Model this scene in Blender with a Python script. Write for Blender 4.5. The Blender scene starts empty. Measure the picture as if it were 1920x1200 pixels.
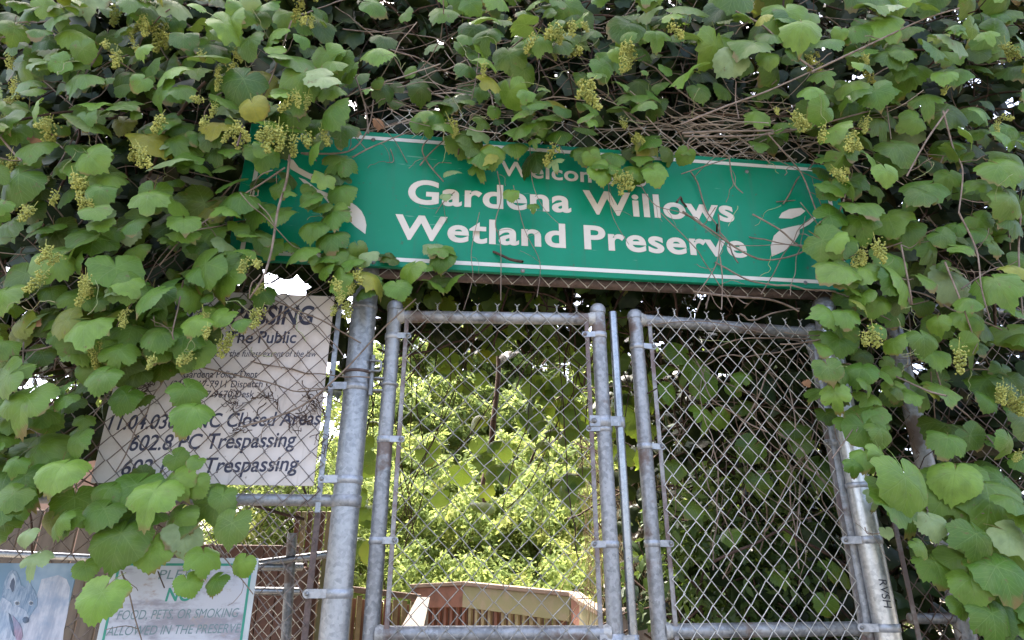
import bpy, math, random
import numpy as np
from mathutils import Vector, Matrix

R = math.radians
rng = np.random.default_rng(11)
random.seed(11)
SC = bpy.context.scene
COL = SC.collection

# ------------------------------------------------------------------ camera
F, PITCH, CAMZ = 1225.0, R(22.2), 1.5
cam = bpy.data.cameras.new("camera")
cam.sensor_width = 36.0
cam.lens = F / 1920.0 * 36.0
cam.clip_start, cam.clip_end = 0.05, 500.0
camo = bpy.data.objects.new("camera", cam)
camo.location = (0, 0, CAMZ)
camo.rotation_euler = (R(90) + PITCH, 0, 0)
COL.objects.link(camo)
SC.camera = camo

# ------------------------------------------------------------------ sky and sun
SUN_EL, SUN_AZ = R(66), R(-30)          # from behind the gate, a little to the left
w = bpy.data.worlds.new("World")
SC.world = w
w.use_nodes = True
nt = w.node_tree
sky = nt.nodes.new("ShaderNodeTexSky")
sky.sky_type = 'NISHITA'
sky.sun_disc = False
sky.sun_elevation = SUN_EL
sky.sun_rotation = SUN_AZ
sky.air_density, sky.dust_density, sky.ozone_density = 0.8, 6.0, 0.6
bg = nt.nodes["Background"]
bg.inputs[1].default_value = 0.15
nt.links.new(sky.outputs[0], bg.inputs[0])
sd = Vector((math.cos(SUN_EL) * math.sin(SUN_AZ), math.cos(SUN_EL) * math.cos(SUN_AZ), math.sin(SUN_EL)))
sun = bpy.data.lights.new("sun", 'SUN')
sun.energy, sun.angle, sun.color = 2.6, R(0.6), (1.0, 0.95, 0.86)
suno = bpy.data.objects.new("sun", sun)
suno.rotation_euler = sd.to_track_quat('Z', 'Y').to_euler()
suno.location = (0, 0, 20)
COL.objects.link(suno)
SC.view_settings.view_transform = 'Standard'
SC.view_settings.look = 'None'
SC.view_settings.gamma = 1.0
SC.view_settings.exposure = 3.0

# ------------------------------------------------------------------ geometry of the place
SP, CP = math.sin(PITCH), math.cos(PITCH)
Y0, PSI = 2.237, R(5.9)                  # the fence line and its turn


def ray(u, v):
    a, b = (u - 960) / F, (600 - v) / F
    return Vector((a, CP - b * SP, SP + b * CP))


def P(u, v, off=0.0, y0=Y0, psi=PSI):
    """where the sight line through a photo point meets an upright plane `off` metres before the fence line"""
    d = ray(u, v)
    t = (y0 - off) / (d.y - math.tan(psi) * d.x)
    return Vector((0, 0, CAMZ)) + d * t


def PX(u, v, y):
    return P(u, v, 0.0, y, 0.0)


def upright(u, v, off=0.0, **k):
    p = P(u, v, off, **k)
    return p.x, p.y


def proj(p):
    q = Vector(p) - Vector((0, 0, CAMZ))
    z = q.y * CP + q.z * SP
    return 960 + F * q.x / z, 600 - F * (-q.y * SP + q.z * CP) / z, z


class Frame:
    """an upright plane: s along it, h up, n towards the viewer"""
    def __init__(self, o, psi):
        self.o = Vector((o[0], o[1], 0))
        self.psi = psi
        self.ex = Vector((math.cos(psi), math.sin(psi), 0))
        self.ez = Vector((0, 0, 1))
        self.n = Vector((math.sin(psi), -math.cos(psi), 0))

    def pt(self, s, h, n=0.0):
        return self.o + self.ex * s + self.ez * h + self.n * n

    def px(self, u, v, n=0.0):
        d = ray(u, v)
        c = Vector((0, 0, CAMZ))
        t = (self.o + self.n * n - c).dot(self.n) / d.dot(self.n)
        q = c + d * t - self.o
        return q.dot(self.ex), q.z


FENCE = Frame(P(960, 600), PSI)

# ------------------------------------------------------------------ object helpers


def tag(o, label=None, cat=None, group=None, kind=None):
    if label: o["label"] = label
    if cat: o["category"] = cat
    if group: o["group"] = group
    if kind: o["kind"] = kind
    return o


def empty(name, loc=(0, 0, 0)):
    o = bpy.data.objects.new(name, None)
    o.location = loc
    o.empty_display_size = 0.1
    COL.objects.link(o)
    return o


def link_mesh(name, me, mat, parent=None):
    if mat is not None and not me.materials:
        me.materials.append(mat)
    o = bpy.data.objects.new(name, me)
    COL.objects.link(o)
    if parent is not None:
        o.parent = parent
        o.matrix_parent_inverse = Matrix.Translation(-parent.location)
    return o


class MB:
    def __init__(self):
        self.v, self.f, self.sm = [], [], []

    def add(self, vs, fs, smooth=False):
        b = len(self.v)
        self.v += [tuple(x) for x in vs]
        for f in fs:
            self.f.append(tuple(i + b for i in f))
            self.sm.append(smooth)

    def tube(self, pts, r, n=8, caps=True, r1=None):
        pts = [Vector(p) for p in pts]
        m = len(pts)
        vs, fs = [], []
        ref = None
        for i, p in enumerate(pts):
            t = (pts[min(i + 1, m - 1)] - pts[max(i - 1, 0)])
            if t.length < 1e-9: t = Vector((0, 0, 1))
            t.normalize()
            if ref is None:
                ref = Vector((1, 0, 0)) if abs(t.x) < 0.8 else Vector((0, 1, 0))
            a = (ref - t * ref.dot(t))
            if a.length < 1e-6:
                a = t.orthogonal()
            a.normalize()
            ref = a
            b = t.cross(a)
            rr = r if r1 is None else r + (r1 - r) * i / max(1, m - 1)
            if isinstance(r, (list, tuple)): rr = r[i]
            for k in range(n):
                an = 2 * math.pi * k / n
                vs.append(p + a * (rr * math.cos(an)) + b * (rr * math.sin(an)))
        for i in range(m - 1):
            for k in range(n):
                fs.append((i * n + k, i * n + (k + 1) % n, (i + 1) * n + (k + 1) % n, (i + 1) * n + k))
        self.add(vs, fs, True)
        if caps:
            self.add(vs[:n], [tuple(range(n - 1, -1, -1))])
            self.add(vs[-n:], [tuple(range(n))])
        return self

    def box(self, c, ax, ay, az, bev=0.0):
        """c centre, three half-axis vectors; bev chamfers all edges a little"""
        c, ax, ay, az = Vector(c), Vector(ax), Vector(ay), Vector(az)
        if bev <= 0:
            vs = [c + ax * i + ay * j + az * k for i in (-1, 1) for j in (-1, 1) for k in (-1, 1)]
            fs = [(0, 1, 3, 2), (4, 6, 7, 5), (0, 4, 5, 1), (2, 3, 7, 6), (0, 2, 6, 4), (1, 5, 7, 3)]
            self.add(vs, fs)
            return self
        A, lens = (ax, ay, az), (ax.length, ay.length, az.length)
        idx, vs = {}, []
        for i in (-1, 1):
            for j in (-1, 1):
                for k in (-1, 1):
                    s = (i, j, k)
                    for f in range(3):
                        q = c.copy()
                        for d in range(3):
                            e = 1.0 if d == f else max(0.0, 1 - bev / lens[d])
                            q += A[d] * (s[d] * e)
                        idx[(s, f)] = len(vs)
                        vs.append(q)
        fs = []
        import itertools
        for f in range(3):
            o = [d for d in range(3) if d != f]
            for sg in (-1, 1):
                loop = []
                for (p, q) in ((-1, -1), (1, -1), (1, 1), (-1, 1)):
                    s = [0, 0, 0]; s[f] = sg; s[o[0]] = p; s[o[1]] = q
                    loop.append(idx[(tuple(s), f)])
                fs.append(tuple(loop))
        for d in range(3):                      # edges along d
            f, g = [x for x in range(3) if x != d]
            for a in (-1, 1):
                for b in (-1, 1):
                    s0 = [0, 0, 0]; s0[f] = a; s0[g] = b; s0[d] = -1
                    s1 = list(s0); s1[d] = 1
                    fs.append((idx[(tuple(s0), f)], idx[(tuple(s1), f)], idx[(tuple(s1), g)], idx[(tuple(s0), g)]))
        for s in itertools.product((-1, 1), repeat=3):
            fs.append((idx[(s, 0)], idx[(s, 1)], idx[(s, 2)]))
        self.add(vs, fs)
        return self

    def prism(self, pts, d):
        """flat outline pts extruded by vector d"""
        n = len(pts)
        a = [Vector(p) for p in pts]
        b = [p + Vector(d) for p in a]
        self.add(a + b, [tuple(range(n)), tuple(range(2 * n - 1, n - 1, -1))] +
                 [(i, i + n, (i + 1) % n + n, (i + 1) % n) for i in range(n)])
        return self

    def lathe(self, base, prof, n=20, axis=Vector((0, 0, 1))):
        base = Vector(base)
        axis = Vector(axis).normalized()
        a = axis.orthogonal().normalized()
        b = axis.cross(a)
        vs, fs = [], []
        for (r, h) in prof:
            for k in range(n):
                an = 2 * math.pi * k / n
                vs.append(base + axis * h + (a * math.cos(an) + b * math.sin(an)) * r)
        for i in range(len(prof) - 1):
            for k in range(n):
                fs.append((i * n + k, i * n + (k + 1) % n, (i + 1) * n + (k + 1) % n, (i + 1) * n + k))
        self.add(vs, fs, True)
        self.add(vs[:n], [tuple(range(n - 1, -1, -1))])
        self.add(vs[-n:], [tuple(range(n))])
        return self

    def build(self, name, mat, parent=None):
        me = bpy.data.meshes.new(name)
        me.from_pydata(self.v, [], self.f)
        import bmesh
        bm = bmesh.new()
        bm.from_mesh(me)
        bmesh.ops.recalc_face_normals(bm, faces=bm.faces)
        bm.to_mesh(me)
        bm.free()
        me.polygons.foreach_set("use_smooth", self.sm)
        me.update()
        return link_mesh(name, me, mat, parent)


# ------------------------------------------------------------------ materials
class NT:
    def __init__(self, name):
        self.m = bpy.data.materials.new(name)
        self.m.use_nodes = True
        self.t = self.m.node_tree
        self.b = self.t.nodes["Principled BSDF"]
        self.out = self.t.nodes["Material Output"]

    def n(self, typ, **k):
        o = self.t.nodes.new(typ)
        for a, b in k.items(): setattr(o, a, b)
        return o

    def l(self, a, b): self.t.links.new(a, b)

    def put(self, sock, v):
        if isinstance(v, bpy.types.NodeSocket): self.l(v, sock)
        else: sock.default_value = v

    def math(self, op, a, b=0.0, c=None, clamp=False):
        o = self.n("ShaderNodeMath", operation=op, use_clamp=clamp)
        self.put(o.inputs[0], a); self.put(o.inputs[1], b)
        if c is not None: self.put(o.inputs[2], c)
        return o.outputs[0]

    def mix(self, f, a, b, mode='MIX'):
        o = self.n("ShaderNodeMix", data_type='RGBA', blend_type=mode)
        self.put(o.inputs[0], f)
        for s, v in ((o.inputs[6], a), (o.inputs[7], b)):
            if isinstance(v, tuple): v = (*v, 1)[:4]
            self.put(s, v)
        return o.outputs[2]

    def coord(self, which="Object"):
        return self.n("ShaderNodeTexCoord").outputs[which]

    def noise(self, scale, detail=4, rough=0.55, vec=None, sc=None):
        if vec is None: vec = self.coord()
        if sc is not None:
            mp = self.n("ShaderNodeMapping")
            mp.inputs["Scale"].default_value = sc
            self.l(vec, mp.inputs[0]); vec = mp.outputs[0]
        o = self.n("ShaderNodeTexNoise")
        o.inputs["Scale"].default_value = scale
        o.inputs["Detail"].default_value = detail
        o.inputs["Roughness"].default_value = rough
        self.l(vec, o.inputs["Vector"])
        return o.outputs[0]

    def ramp(self, f, a, b):
        o = self.n("ShaderNodeMapRange", interpolation_type='SMOOTHSTEP')
        self.put(o.inputs[0], f)
        o.inputs[1].default_value, o.inputs[2].default_value = a, b
        return o.outputs[0]

    def bump(self, h, strength=0.3, dist=0.002):
        o = self.n("ShaderNodeBump")
        o.inputs["Strength"].default_value = strength
        o.inputs["Distance"].default_value = dist
        self.l(h, o.inputs["Height"])
        self.l(o.outputs[0], self.b.inputs["Normal"])
        return o.outputs[0]

    def set(self, **k):
        for a, v in k.items():
            s = self.b.inputs[a.replace("_", " ")]
            if isinstance(v, tuple) and len(v) == 3: v = (*v, 1)
            self.put(s, v)
        return self


def metal(name, base, dark, rough=0.42, met=0.75, rust=0.0, rustcol=(0.09, 0.05, 0.03)):
    base, dark = tuple(x * .84 * q for x, q in zip(base, (1.02, 1.0, .93))), tuple(x * .66 * q for x, q in zip(dark, (1.02, 1.0, .93)))
    t = NT(name)
    a = t.noise(9, 5, 0.6, sc=(1, 1, 0.25))
    b = t.noise(60, 3, 0.6)
    vo = t.n("ShaderNodeTexVoronoi")
    vo.inputs["Scale"].default_value = 90
    t.l(t.coord(), vo.inputs["Vector"])
    sv = t.n("ShaderNodeSeparateColor")
    t.l(vo.outputs["Color"], sv.inputs[0])
    f = t.math('ADD', t.math('ADD', t.math('MULTIPLY', a, 0.62), t.math('MULTIPLY', b, 0.26)), t.math('MULTIPLY', sv.outputs[0], 0.14))     # zinc spangle
    c = t.mix(t.ramp(f, 0.32, 0.66), dark, base)
    st = t.ramp(t.noise(30, 4, 0.7, sc=(1, 1, 0.06)), 0.62, 0.72)      # white weathering streaks
    c = t.mix(t.math('MULTIPLY', st, 0.4), c, (0.5, 0.5, 0.5))
    if rust:
        rm = t.ramp(t.noise(5, 5, 0.65), 0.62 - rust * 0.35, 0.70 - rust * 0.25)
        c = t.mix(t.math('MULTIPLY', rm, 0.85), c, rustcol)
        t.set(Metallic=t.math('MULTIPLY_ADD', rm, -met * 0.9, met))
    else:
        t.set(Metallic=met)
    t.set(Base_Color=c, Roughness=t.math('MULTIPLY_ADD', b, 0.25, rough - 0.12))
    t.bump(f, 0.12, 0.002)
    return t.m


M = {}
M['galv'] = metal('galvanised_steel', (0.40, 0.42, 0.46), (0.25, 0.27, 0.31), 0.45, 0.6)
M['galv_old'] = metal('old_galvanised_steel', (0.36, 0.37, 0.40), (0.2, 0.21, 0.23), 0.5, 0.55, rust=0.25)
M['wire'] = metal('galvanised_wire', (0.66, 0.65, 0.63), (0.46, 0.45, 0.43), 0.45, 0.45)
M['wire_mid'] = metal('dull_galvanised_wire', (0.38, 0.37, 0.345), (0.26, 0.25, 0.235), 0.5, 0.4)
M['wire_old'] = metal('rusted_wire', (0.26, 0.23, 0.22), (0.14, 0.11, 0.10), 0.55, 0.4, rust=0.5)
M['bar'] = metal('tension_bar_steel', (0.32, 0.31, 0.32), (0.2, 0.18, 0.18), 0.5, 0.4, rust=0.55, rustcol=(0.11, 0.065, 0.055))
M['bright'] = metal('new_bright_steel', (0.40, 0.42, 0.46), (0.3, 0.32, 0.36), 0.30, 0.85)
M['galv_new'] = metal('shiny_galvanised_steel', (0.62, 0.64, 0.67), (0.42, 0.44, 0.47), 0.34, 0.7)
M['band'] = metal('pressed_steel_band', (0.42, 0.44, 0.49), (0.30, 0.32, 0.36), 0.42, 0.55)
M['bolt'] = metal('bolt_steel', (0.30, 0.31, 0.33), (0.16, 0.16, 0.17), 0.5, 0.6, rust=0.3)
M['weld'] = metal('pale_weld', (0.46, 0.46, 0.46), (0.25, 0.24, 0.24), 0.6, 0.3)
M['brown_rail'] = metal('rusty_brown_rail', (0.17, 0.12, 0.11), (0.09, 0.065, 0.06), 0.6, 0.3)


def flat_mat(name, col, col2, scale=6, rough=0.5, amount=(0.45, 0.75), bump=0.1, spec=0.5, sc=None):
    t = NT(name)
    a = t.noise(scale, 6, 0.6, sc=sc)
    t.set(Base_Color=t.mix(t.ramp(a, *amount), col, col2), Roughness=rough)
    t.b.inputs["Specular IOR Level"].default_value = spec
    t.bump(t.noise(scale * 12, 3), bump, 0.001)
    return t.m


t = NT('green_sign_enamel')
c_ = t.mix(t.ramp(t.noise(2.5, 5, .6), .38, .72), (0.0005, 0.160, 0.082), (0.002, 0.185, 0.100))
c_ = t.mix(t.math('MULTIPLY', t.ramp(t.noise(12, 6, .7, sc=(2.5, 1, .16)), .52, .76), .5), c_, (0.03, 0.115, 0.07))      # dirt runs
c_ = t.mix(t.math('MULTIPLY', t.ramp(t.noise(45, 4, .6), .66, .72), .6), c_, (0.06, 0.07, 0.045))                 # specks
c_ = t.mix(t.math('MULTIPLY', t.ramp(t.noise(26, 3, .5, sc=(.25, 1, 2.2)), .70, .73), .4), c_, (0.16, 0.30, 0.22))    # scratches
t.set(Base_Color=c_, Roughness=t.math('MULTIPLY_ADD', t.noise(9, 4), .3, .26))
t.b.inputs['Specular IOR Level'].default_value = .22
M['green'] = t.m
M['cream'] = flat_mat('cream_sign_vinyl', (0.50, 0.445, 0.365), (0.33, 0.26, 0.19), 9, 0.45, (0.50, 0.85), 0.03)
M['creamline'] = flat_mat('cream_border_vinyl', (0.52, 0.50, 0.44), (0.38, 0.34, 0.28), 5, 0.45, (0.5, 0.85), 0.03)
t = NT('weathered_white_board')
c_ = t.mix(t.ramp(t.noise(5, 6, .65), .45, .78), (0.57, 0.505, 0.45), (0.43, 0.35, 0.29))
c_ = t.mix(t.math('MULTIPLY', t.ramp(t.noise(10, 5, .7, sc=(2.2, 1, .18)), .55, .75), .5), c_, (0.27, 0.21, 0.17))
c_ = t.mix(t.math('MULTIPLY', t.ramp(t.noise(60, 3, .6), .68, .74), .7), c_, (0.15, 0.11, 0.08))
t.set(Base_Color=c_, Roughness=.5)
M['notice'] = t.m
M['ink'] = flat_mat('black_ink', (0.025, 0.025, 0.05), (0.08, 0.08, 0.1), 20, 0.5, (0.55, 0.8), 0.0)
M['gtext'] = flat_mat('grey_green_print', (0.12, 0.19, 0.20), (0.18, 0.26, 0.27), 20, 0.5, (0.5, 0.8), 0.0)
M['gline'] = flat_mat('green_print', (0.02, 0.22, 0.15), (0.05, 0.3, 0.2), 20, 0.5, (0.5, 0.8), 0.0)
M['caulk'] = flat_mat('marker_black', (0.02, 0.02, 0.03), (0.05, 0.05, 0.05), 20, 0.6)
M['woodcap'] = flat_mat('weathered_rail_wood', (0.20, 0.145, 0.105), (0.13, 0.09, 0.065), 9, 0.7, (0.4, 0.75), 0.3, 0.3, sc=(0.3, 1, 1))
M['mosswood'] = flat_mat('mossy_board', (0.21, 0.20, 0.10), (0.26, 0.215, 0.14), 7, 0.75, (0.4, 0.7), 0.3, 0.3)
M['redwood'] = flat_mat('red_brown_board', (0.19, 0.085, 0.055), (0.12, 0.055, 0.035), 8, 0.7, (0.4, 0.75), 0.3, 0.3)
M['picket'] = flat_mat('tan_picket', (0.30, 0.25, 0.14), (0.17, 0.125, 0.07), 9, 0.75, (0.35, 0.75), 0.3, 0.3)
M['sunplank'] = flat_mat('pale_handrail_plank', (0.085, 0.064, 0.049), (0.06, 0.044, 0.033), 9, 0.75, (0.4, 0.75), 0.3, 0.3)
M['darkwood'] = flat_mat('dark_stained_wood', (0.10, 0.045, 0.03), (0.06, 0.03, 0.02), 9, 0.7)
M['plank'] = flat_mat('grey_tan_plank', (0.15, 0.125, 0.10), (0.09, 0.072, 0.058), 5, 0.75, (0.35, 0.7), 0.3, 0.3, sc=(3, 3, 0.3))
M['stucco'] = flat_mat('pink_stucco', (0.34, 0.22, 0.16), (0.26, 0.17, 0.12), 8, 0.85)
M['twig'] = flat_mat('grey_brown_vine_wood', (0.22, 0.165, 0.125), (0.12, 0.085, 0.06), 25, 0.75, (0.35, 0.7), 0.4, 0.3)
M['paletwig'] = flat_mat('pale_dry_twig', (0.36, 0.29, 0.23), (0.22, 0.165, 0.12), 25, 0.7, (0.35, 0.7), 0.4, 0.3)
M['darktwig'] = flat_mat('dark_dead_vine', (0.085, 0.052, 0.037), (0.045, 0.028, 0.02), 25, 0.85, (0.35, 0.7), 0.4, 0.2)
M['greenstem'] = flat_mat('green_young_stem', (0.22, 0.27, 0.10), (0.27, 0.22, 0.11), 25, 0.6, (0.35, 0.7), 0.2, 0.4)
M['petiole'] = flat_mat('leaf_stalk', (0.17, 0.20, 0.075), (0.24, 0.17, 0.09), 25, 0.6, (0.35, 0.7), 0.2, 0.4)
M['straw'] = flat_mat('dry_straw', (0.40, 0.33, 0.20), (0.28, 0.21, 0.11), 25, 0.8, (0.35, 0.7), 0.2, 0.2)
M['ground'] = flat_mat('dusty_ground', (0.20, 0.17, 0.13), (0.13, 0.11, 0.08), 1.5, 0.9, (0.35, 0.7), 0.4, 0.2)
M['pave'] = flat_mat('grey_pavement', (0.13, 0.13, 0.125), (0.09, 0.09, 0.088), 2.5, 0.9, (0.35, 0.7), 0.4, 0.2)
M['bark'] = flat_mat('dark_bark', (0.10, 0.065, 0.045), (0.05, 0.032, 0.022), 14, 0.9, (0.35, 0.7), 0.6, 0.2, sc=(1, 1, 0.2))


def leaf_mat(name, deep, mid, light, yellow, trans=0.32, under=None, spec=0.36, rough=0.44, veins=True, tcol=None):
    t = NT(name)
    at = t.n("ShaderNodeAttribute", attribute_name="tint")
    sp = t.n("ShaderNodeSeparateColor")
    t.l(at.outputs["Color"], sp.inputs[0])
    r, g, b = sp.outputs
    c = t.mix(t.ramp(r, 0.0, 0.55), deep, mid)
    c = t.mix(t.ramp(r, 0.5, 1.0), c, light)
    c = t.mix(g, c, yellow)
    c = t.mix(b, c, (0.28, 0.35, 0.17))              # pale, felted young leaves
    mot = t.noise(26, 4, 0.6)
    c = t.mix(t.math('MULTIPLY', t.ramp(mot, 0.35, 0.75), 0.35), c, deep)
    if veins:
        uv = t.n("ShaderNodeUVMap").outputs[0]
        sx = t.n("ShaderNodeSeparateXYZ")
        t.l(uv, sx.inputs[0])
        x = t.math('MULTIPLY_ADD', sx.outputs[0], 2.0, -1.0)
        y = t.math('ABSOLUTE', t.math('MULTIPLY_ADD', sx.outputs[1], 2.0, -1.0))
        a = t.math('ARCTAN2', y, x)
        rad = t.math('SQRT', t.math('ADD', t.math('MULTIPLY', x, x), t.math('MULTIPLY', y, y)))
        d = t.math('MINIMUM', a, t.math('ABSOLUTE', t.math('SUBTRACT', a, 0.92)))
        d = t.math('MINIMUM', d, t.math('ABSOLUTE', t.math('SUBTRACT', a, 1.95)))
        dp = t.math('MULTIPLY', d, rad)
        wid = t.math('MULTIPLY_ADD', rad, -0.012, 0.022)
        v1 = t.math('SUBTRACT', 1.0, t.math('DIVIDE', dp, wid, clamp=True), clamp=True)
        sec = t.math('SINE', t.math('MULTIPLY', t.math('SUBTRACT', rad, t.math('MULTIPLY', dp, 1.1)), 42.0))
        v2 = t.math('MULTIPLY', t.ramp(sec, 0.80, 1.0), 0.45)
        vv = t.math('MAXIMUM', v1, v2)
        c = t.mix(t.math('MULTIPLY', vv, 0.42), c, (0.20, 0.29, 0.08))
        ed = t.ramp(t.math('ADD', rad, t.math('MULTIPLY', t.noise(9, 3, .6), .9)), 1.34, 1.46)     # scorched margins here and there
        c = t.mix(t.math('MULTIPLY', ed, .8), c, (0.17, 0.095, 0.035))
        hgt = t.math('MULTIPLY_ADD', vv, -0.6, t.noise(14, 3))
        t.bump(hgt, 0.35, 0.006)
    spot = t.math('MULTIPLY', t.ramp(t.noise(48, 3, 0.6), 0.66, 0.71), 0.75)
    c = t.mix(spot, c, (0.13, 0.075, 0.03))
    dust = t.math('MULTIPLY', t.ramp(t.noise(7, 5, 0.65), 0.48, 0.72), 0.22)
    c = t.mix(dust, c, (0.22, 0.25, 0.10))
    if under is not None:
        ge = t.n("ShaderNodeNewGeometry")
        c = t.mix(t.math('MULTIPLY', ge.outputs["Backfacing"], 0.6), c, under)
    t.set(Base_Color=c, Roughness=rough)
    t.b.inputs["Specular IOR Level"].default_value = spec
    tr = t.n("ShaderNodeBsdfTranslucent")
    tc = t.mix(0.55, c, tcol or (0.30, 0.42, 0.03), 'MIX')
    t.l(tc, tr.inputs[0])
    mx = t.n("ShaderNodeMixShader")
    mx.inputs[0].default_value = trans
    t.l(t.b.outputs[0], mx.inputs[1]); t.l(tr.outputs[0], mx.inputs[2])
    t.l(mx.outputs[0], t.out.inputs[0])
    return t.m


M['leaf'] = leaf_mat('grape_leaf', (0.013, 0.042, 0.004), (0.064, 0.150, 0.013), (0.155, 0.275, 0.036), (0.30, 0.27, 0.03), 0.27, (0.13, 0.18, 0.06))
M['shadeleaf'] = leaf_mat('shade_dark_leaf', (0.009, 0.018, 0.006), (0.015, 0.034, 0.009), (0.026, 0.053, 0.014), (0.06, 0.038, 0.016), 0.06, veins=False, spec=0.2, tcol=(0.12, 0.17, 0.02))  # shade inside the vine put into near-black leaf colours
M['backlit'] = leaf_mat('hanging_leaf', (0.035, 0.085, 0.02), (0.06, 0.13, 0.03), (0.10, 0.18, 0.04), (0.26, 0.25, 0.04), 0.45, None, tcol=(0.38, 0.5, 0.03))
M['willow'] = leaf_mat('willow_leaf', (0.11, 0.17, 0.04), (0.16, 0.235, 0.06), (0.22, 0.29, 0.10), (0.36, 0.34, 0.08), 0.55, veins=False, spec=.12, rough=.7, tcol=(0.42, 0.47, 0.14))
M['bush'] = leaf_mat('dark_bush_leaf', (0.03, 0.07, 0.02), (0.05, 0.105, 0.03), (0.10, 0.16, 0.05), (0.3, 0.3, 0.06), 0.35, veins=False, tcol=(0.3, 0.42, 0.05))
M['grape'] = flat_mat('grape_flower_buds', (0.37, 0.365, 0.085), (0.25, 0.275, 0.06), 25, 0.6, (0.35, 0.7), 0.2, 0.3)
M['driedleaf'] = flat_mat('dried_leaf_brown', (0.30, 0.15, 0.07), (0.2, 0.1, 0.05), 20, 0.8)

# ------------------------------------------------------------------ leaves
CTRL = np.array([(0, 1.0), (14, .95), (30, .88), (46, .91), (56, .93), (70, .89), (88, .84), (104, .86), (118, .86), (138, .77), (156, .68), (168, .58), (175, .34), (180, .06)])


def leaf_template(N, rings, seed):
    r_ = np.random.default_rng(seed)
    th = np.linspace(-math.pi, math.pi, N, endpoint=False)
    ctrl = CTRL[:, 1] * (1 + r_.normal(0, .035, len(CTRL)))
    deep = r_.uniform(0.76, 1.05)
    ctrl[2] *= deep; ctrl[6] *= (deep + 1) / 2
    rr = np.interp(np.abs(np.degrees(th)), CTRL[:, 0], ctrl)
    tooth = np.where(np.arange(N) % 2 == 0, 1.0, 0.945) if N >= 30 else np.ones(N)
    tooth = np.where(np.abs(th) > 2.9, 1.0, tooth)
    rr = rr * tooth * (1 + r_.normal(0, .018, N))
    k1, k2 = r_.uniform(0.20, 0.55), r_.uniform(-0.08, 0.34)
    k3, ph = r_.uniform(0.04, 0.16), r_.uniform(0, 6.28)
    k4 = r_.uniform(-.15, .5)
    P_, U_ = [(0, 0, 0)], [(0.5, 0.5)]
    for q in rings:
        for i in range(N):
            rad = rr[i] * q
            x, y = rad * math.cos(th[i]), rad * math.sin(th[i])
            z = -k1 * rad * rad * (1 + .6 * max(0, math.cos(th[i]))) + k2 * abs(y) * (1 - .5 * rad) + k3 * math.sin(3 * th[i] + ph) * rad * rad
            z += -k4 * max(0, x - .3) ** 2 + .015 * math.cos(6.5 * th[i]) * rad
            P_.append((x, y, z)); U_.append((x * .5 + .5, y * .5 + .5))
    fs = []
    for i in range(N):
        j = (i + 1) % N
        fs.append((0, 1 + i, 1 + j, -1))
    for q in range(len(rings) - 1):
        a, b = 1 + q * N, 1 + (q + 1) * N
        for i in range(N):
            j = (i + 1) % N
            fs.append((a + i, b + i, b + j, a + j))
    if len(rings) > 1:                                   # the stalk, bending back from the blade
        b = len(P_)
        L, dp = r_.uniform(.6, 1.1), r_.uniform(.15, .6)
        for q in range(4):
            f = q / 3
            for sy in (-.018, .018):
                P_.append((-L * f, sy + .12 * f * f * math.sin(seed), -dp * f * f - .004)); U_.append((.02, .5))
        for q in range(3):
            fs.append((b + 2 * q, b + 2 * q + 1, b + 2 * q + 3, b + 2 * q + 2))
    return np.array(P_), np.array(U_), fs


def narrow_template(seed, wid=0.17):
    r_ = np.random.default_rng(seed)
    k = r_.uniform(0.1, 0.4)
    V = np.array([(0, 0, 0), (.35, -wid, -.03), (.35, wid, -.03), (.72, -wid * .75, -k * .5), (.72, wid * .75, -k * .5), (1, 0, -k)])
    U = np.array([(.5, .5)] * 6)
    return V, U, [(0, 1, 2, -1), (1, 3, 4, 2), (3, 5, 4, -1)]


T_HI = [leaf_template(60, (.33, .68, 1.0), s) for s in range(10)]
T_MID = [leaf_template(40, (.5, 1.0), 100 + s) for s in range(24)]
T_LOW = [leaf_template(14, (1.0,), 200 + s) for s in range(8)]
T_NAR = [narrow_template(300 + s) for s in range(6)]
T_LAN = [narrow_template(350 + s, 0.23) for s in range(6)]


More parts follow.
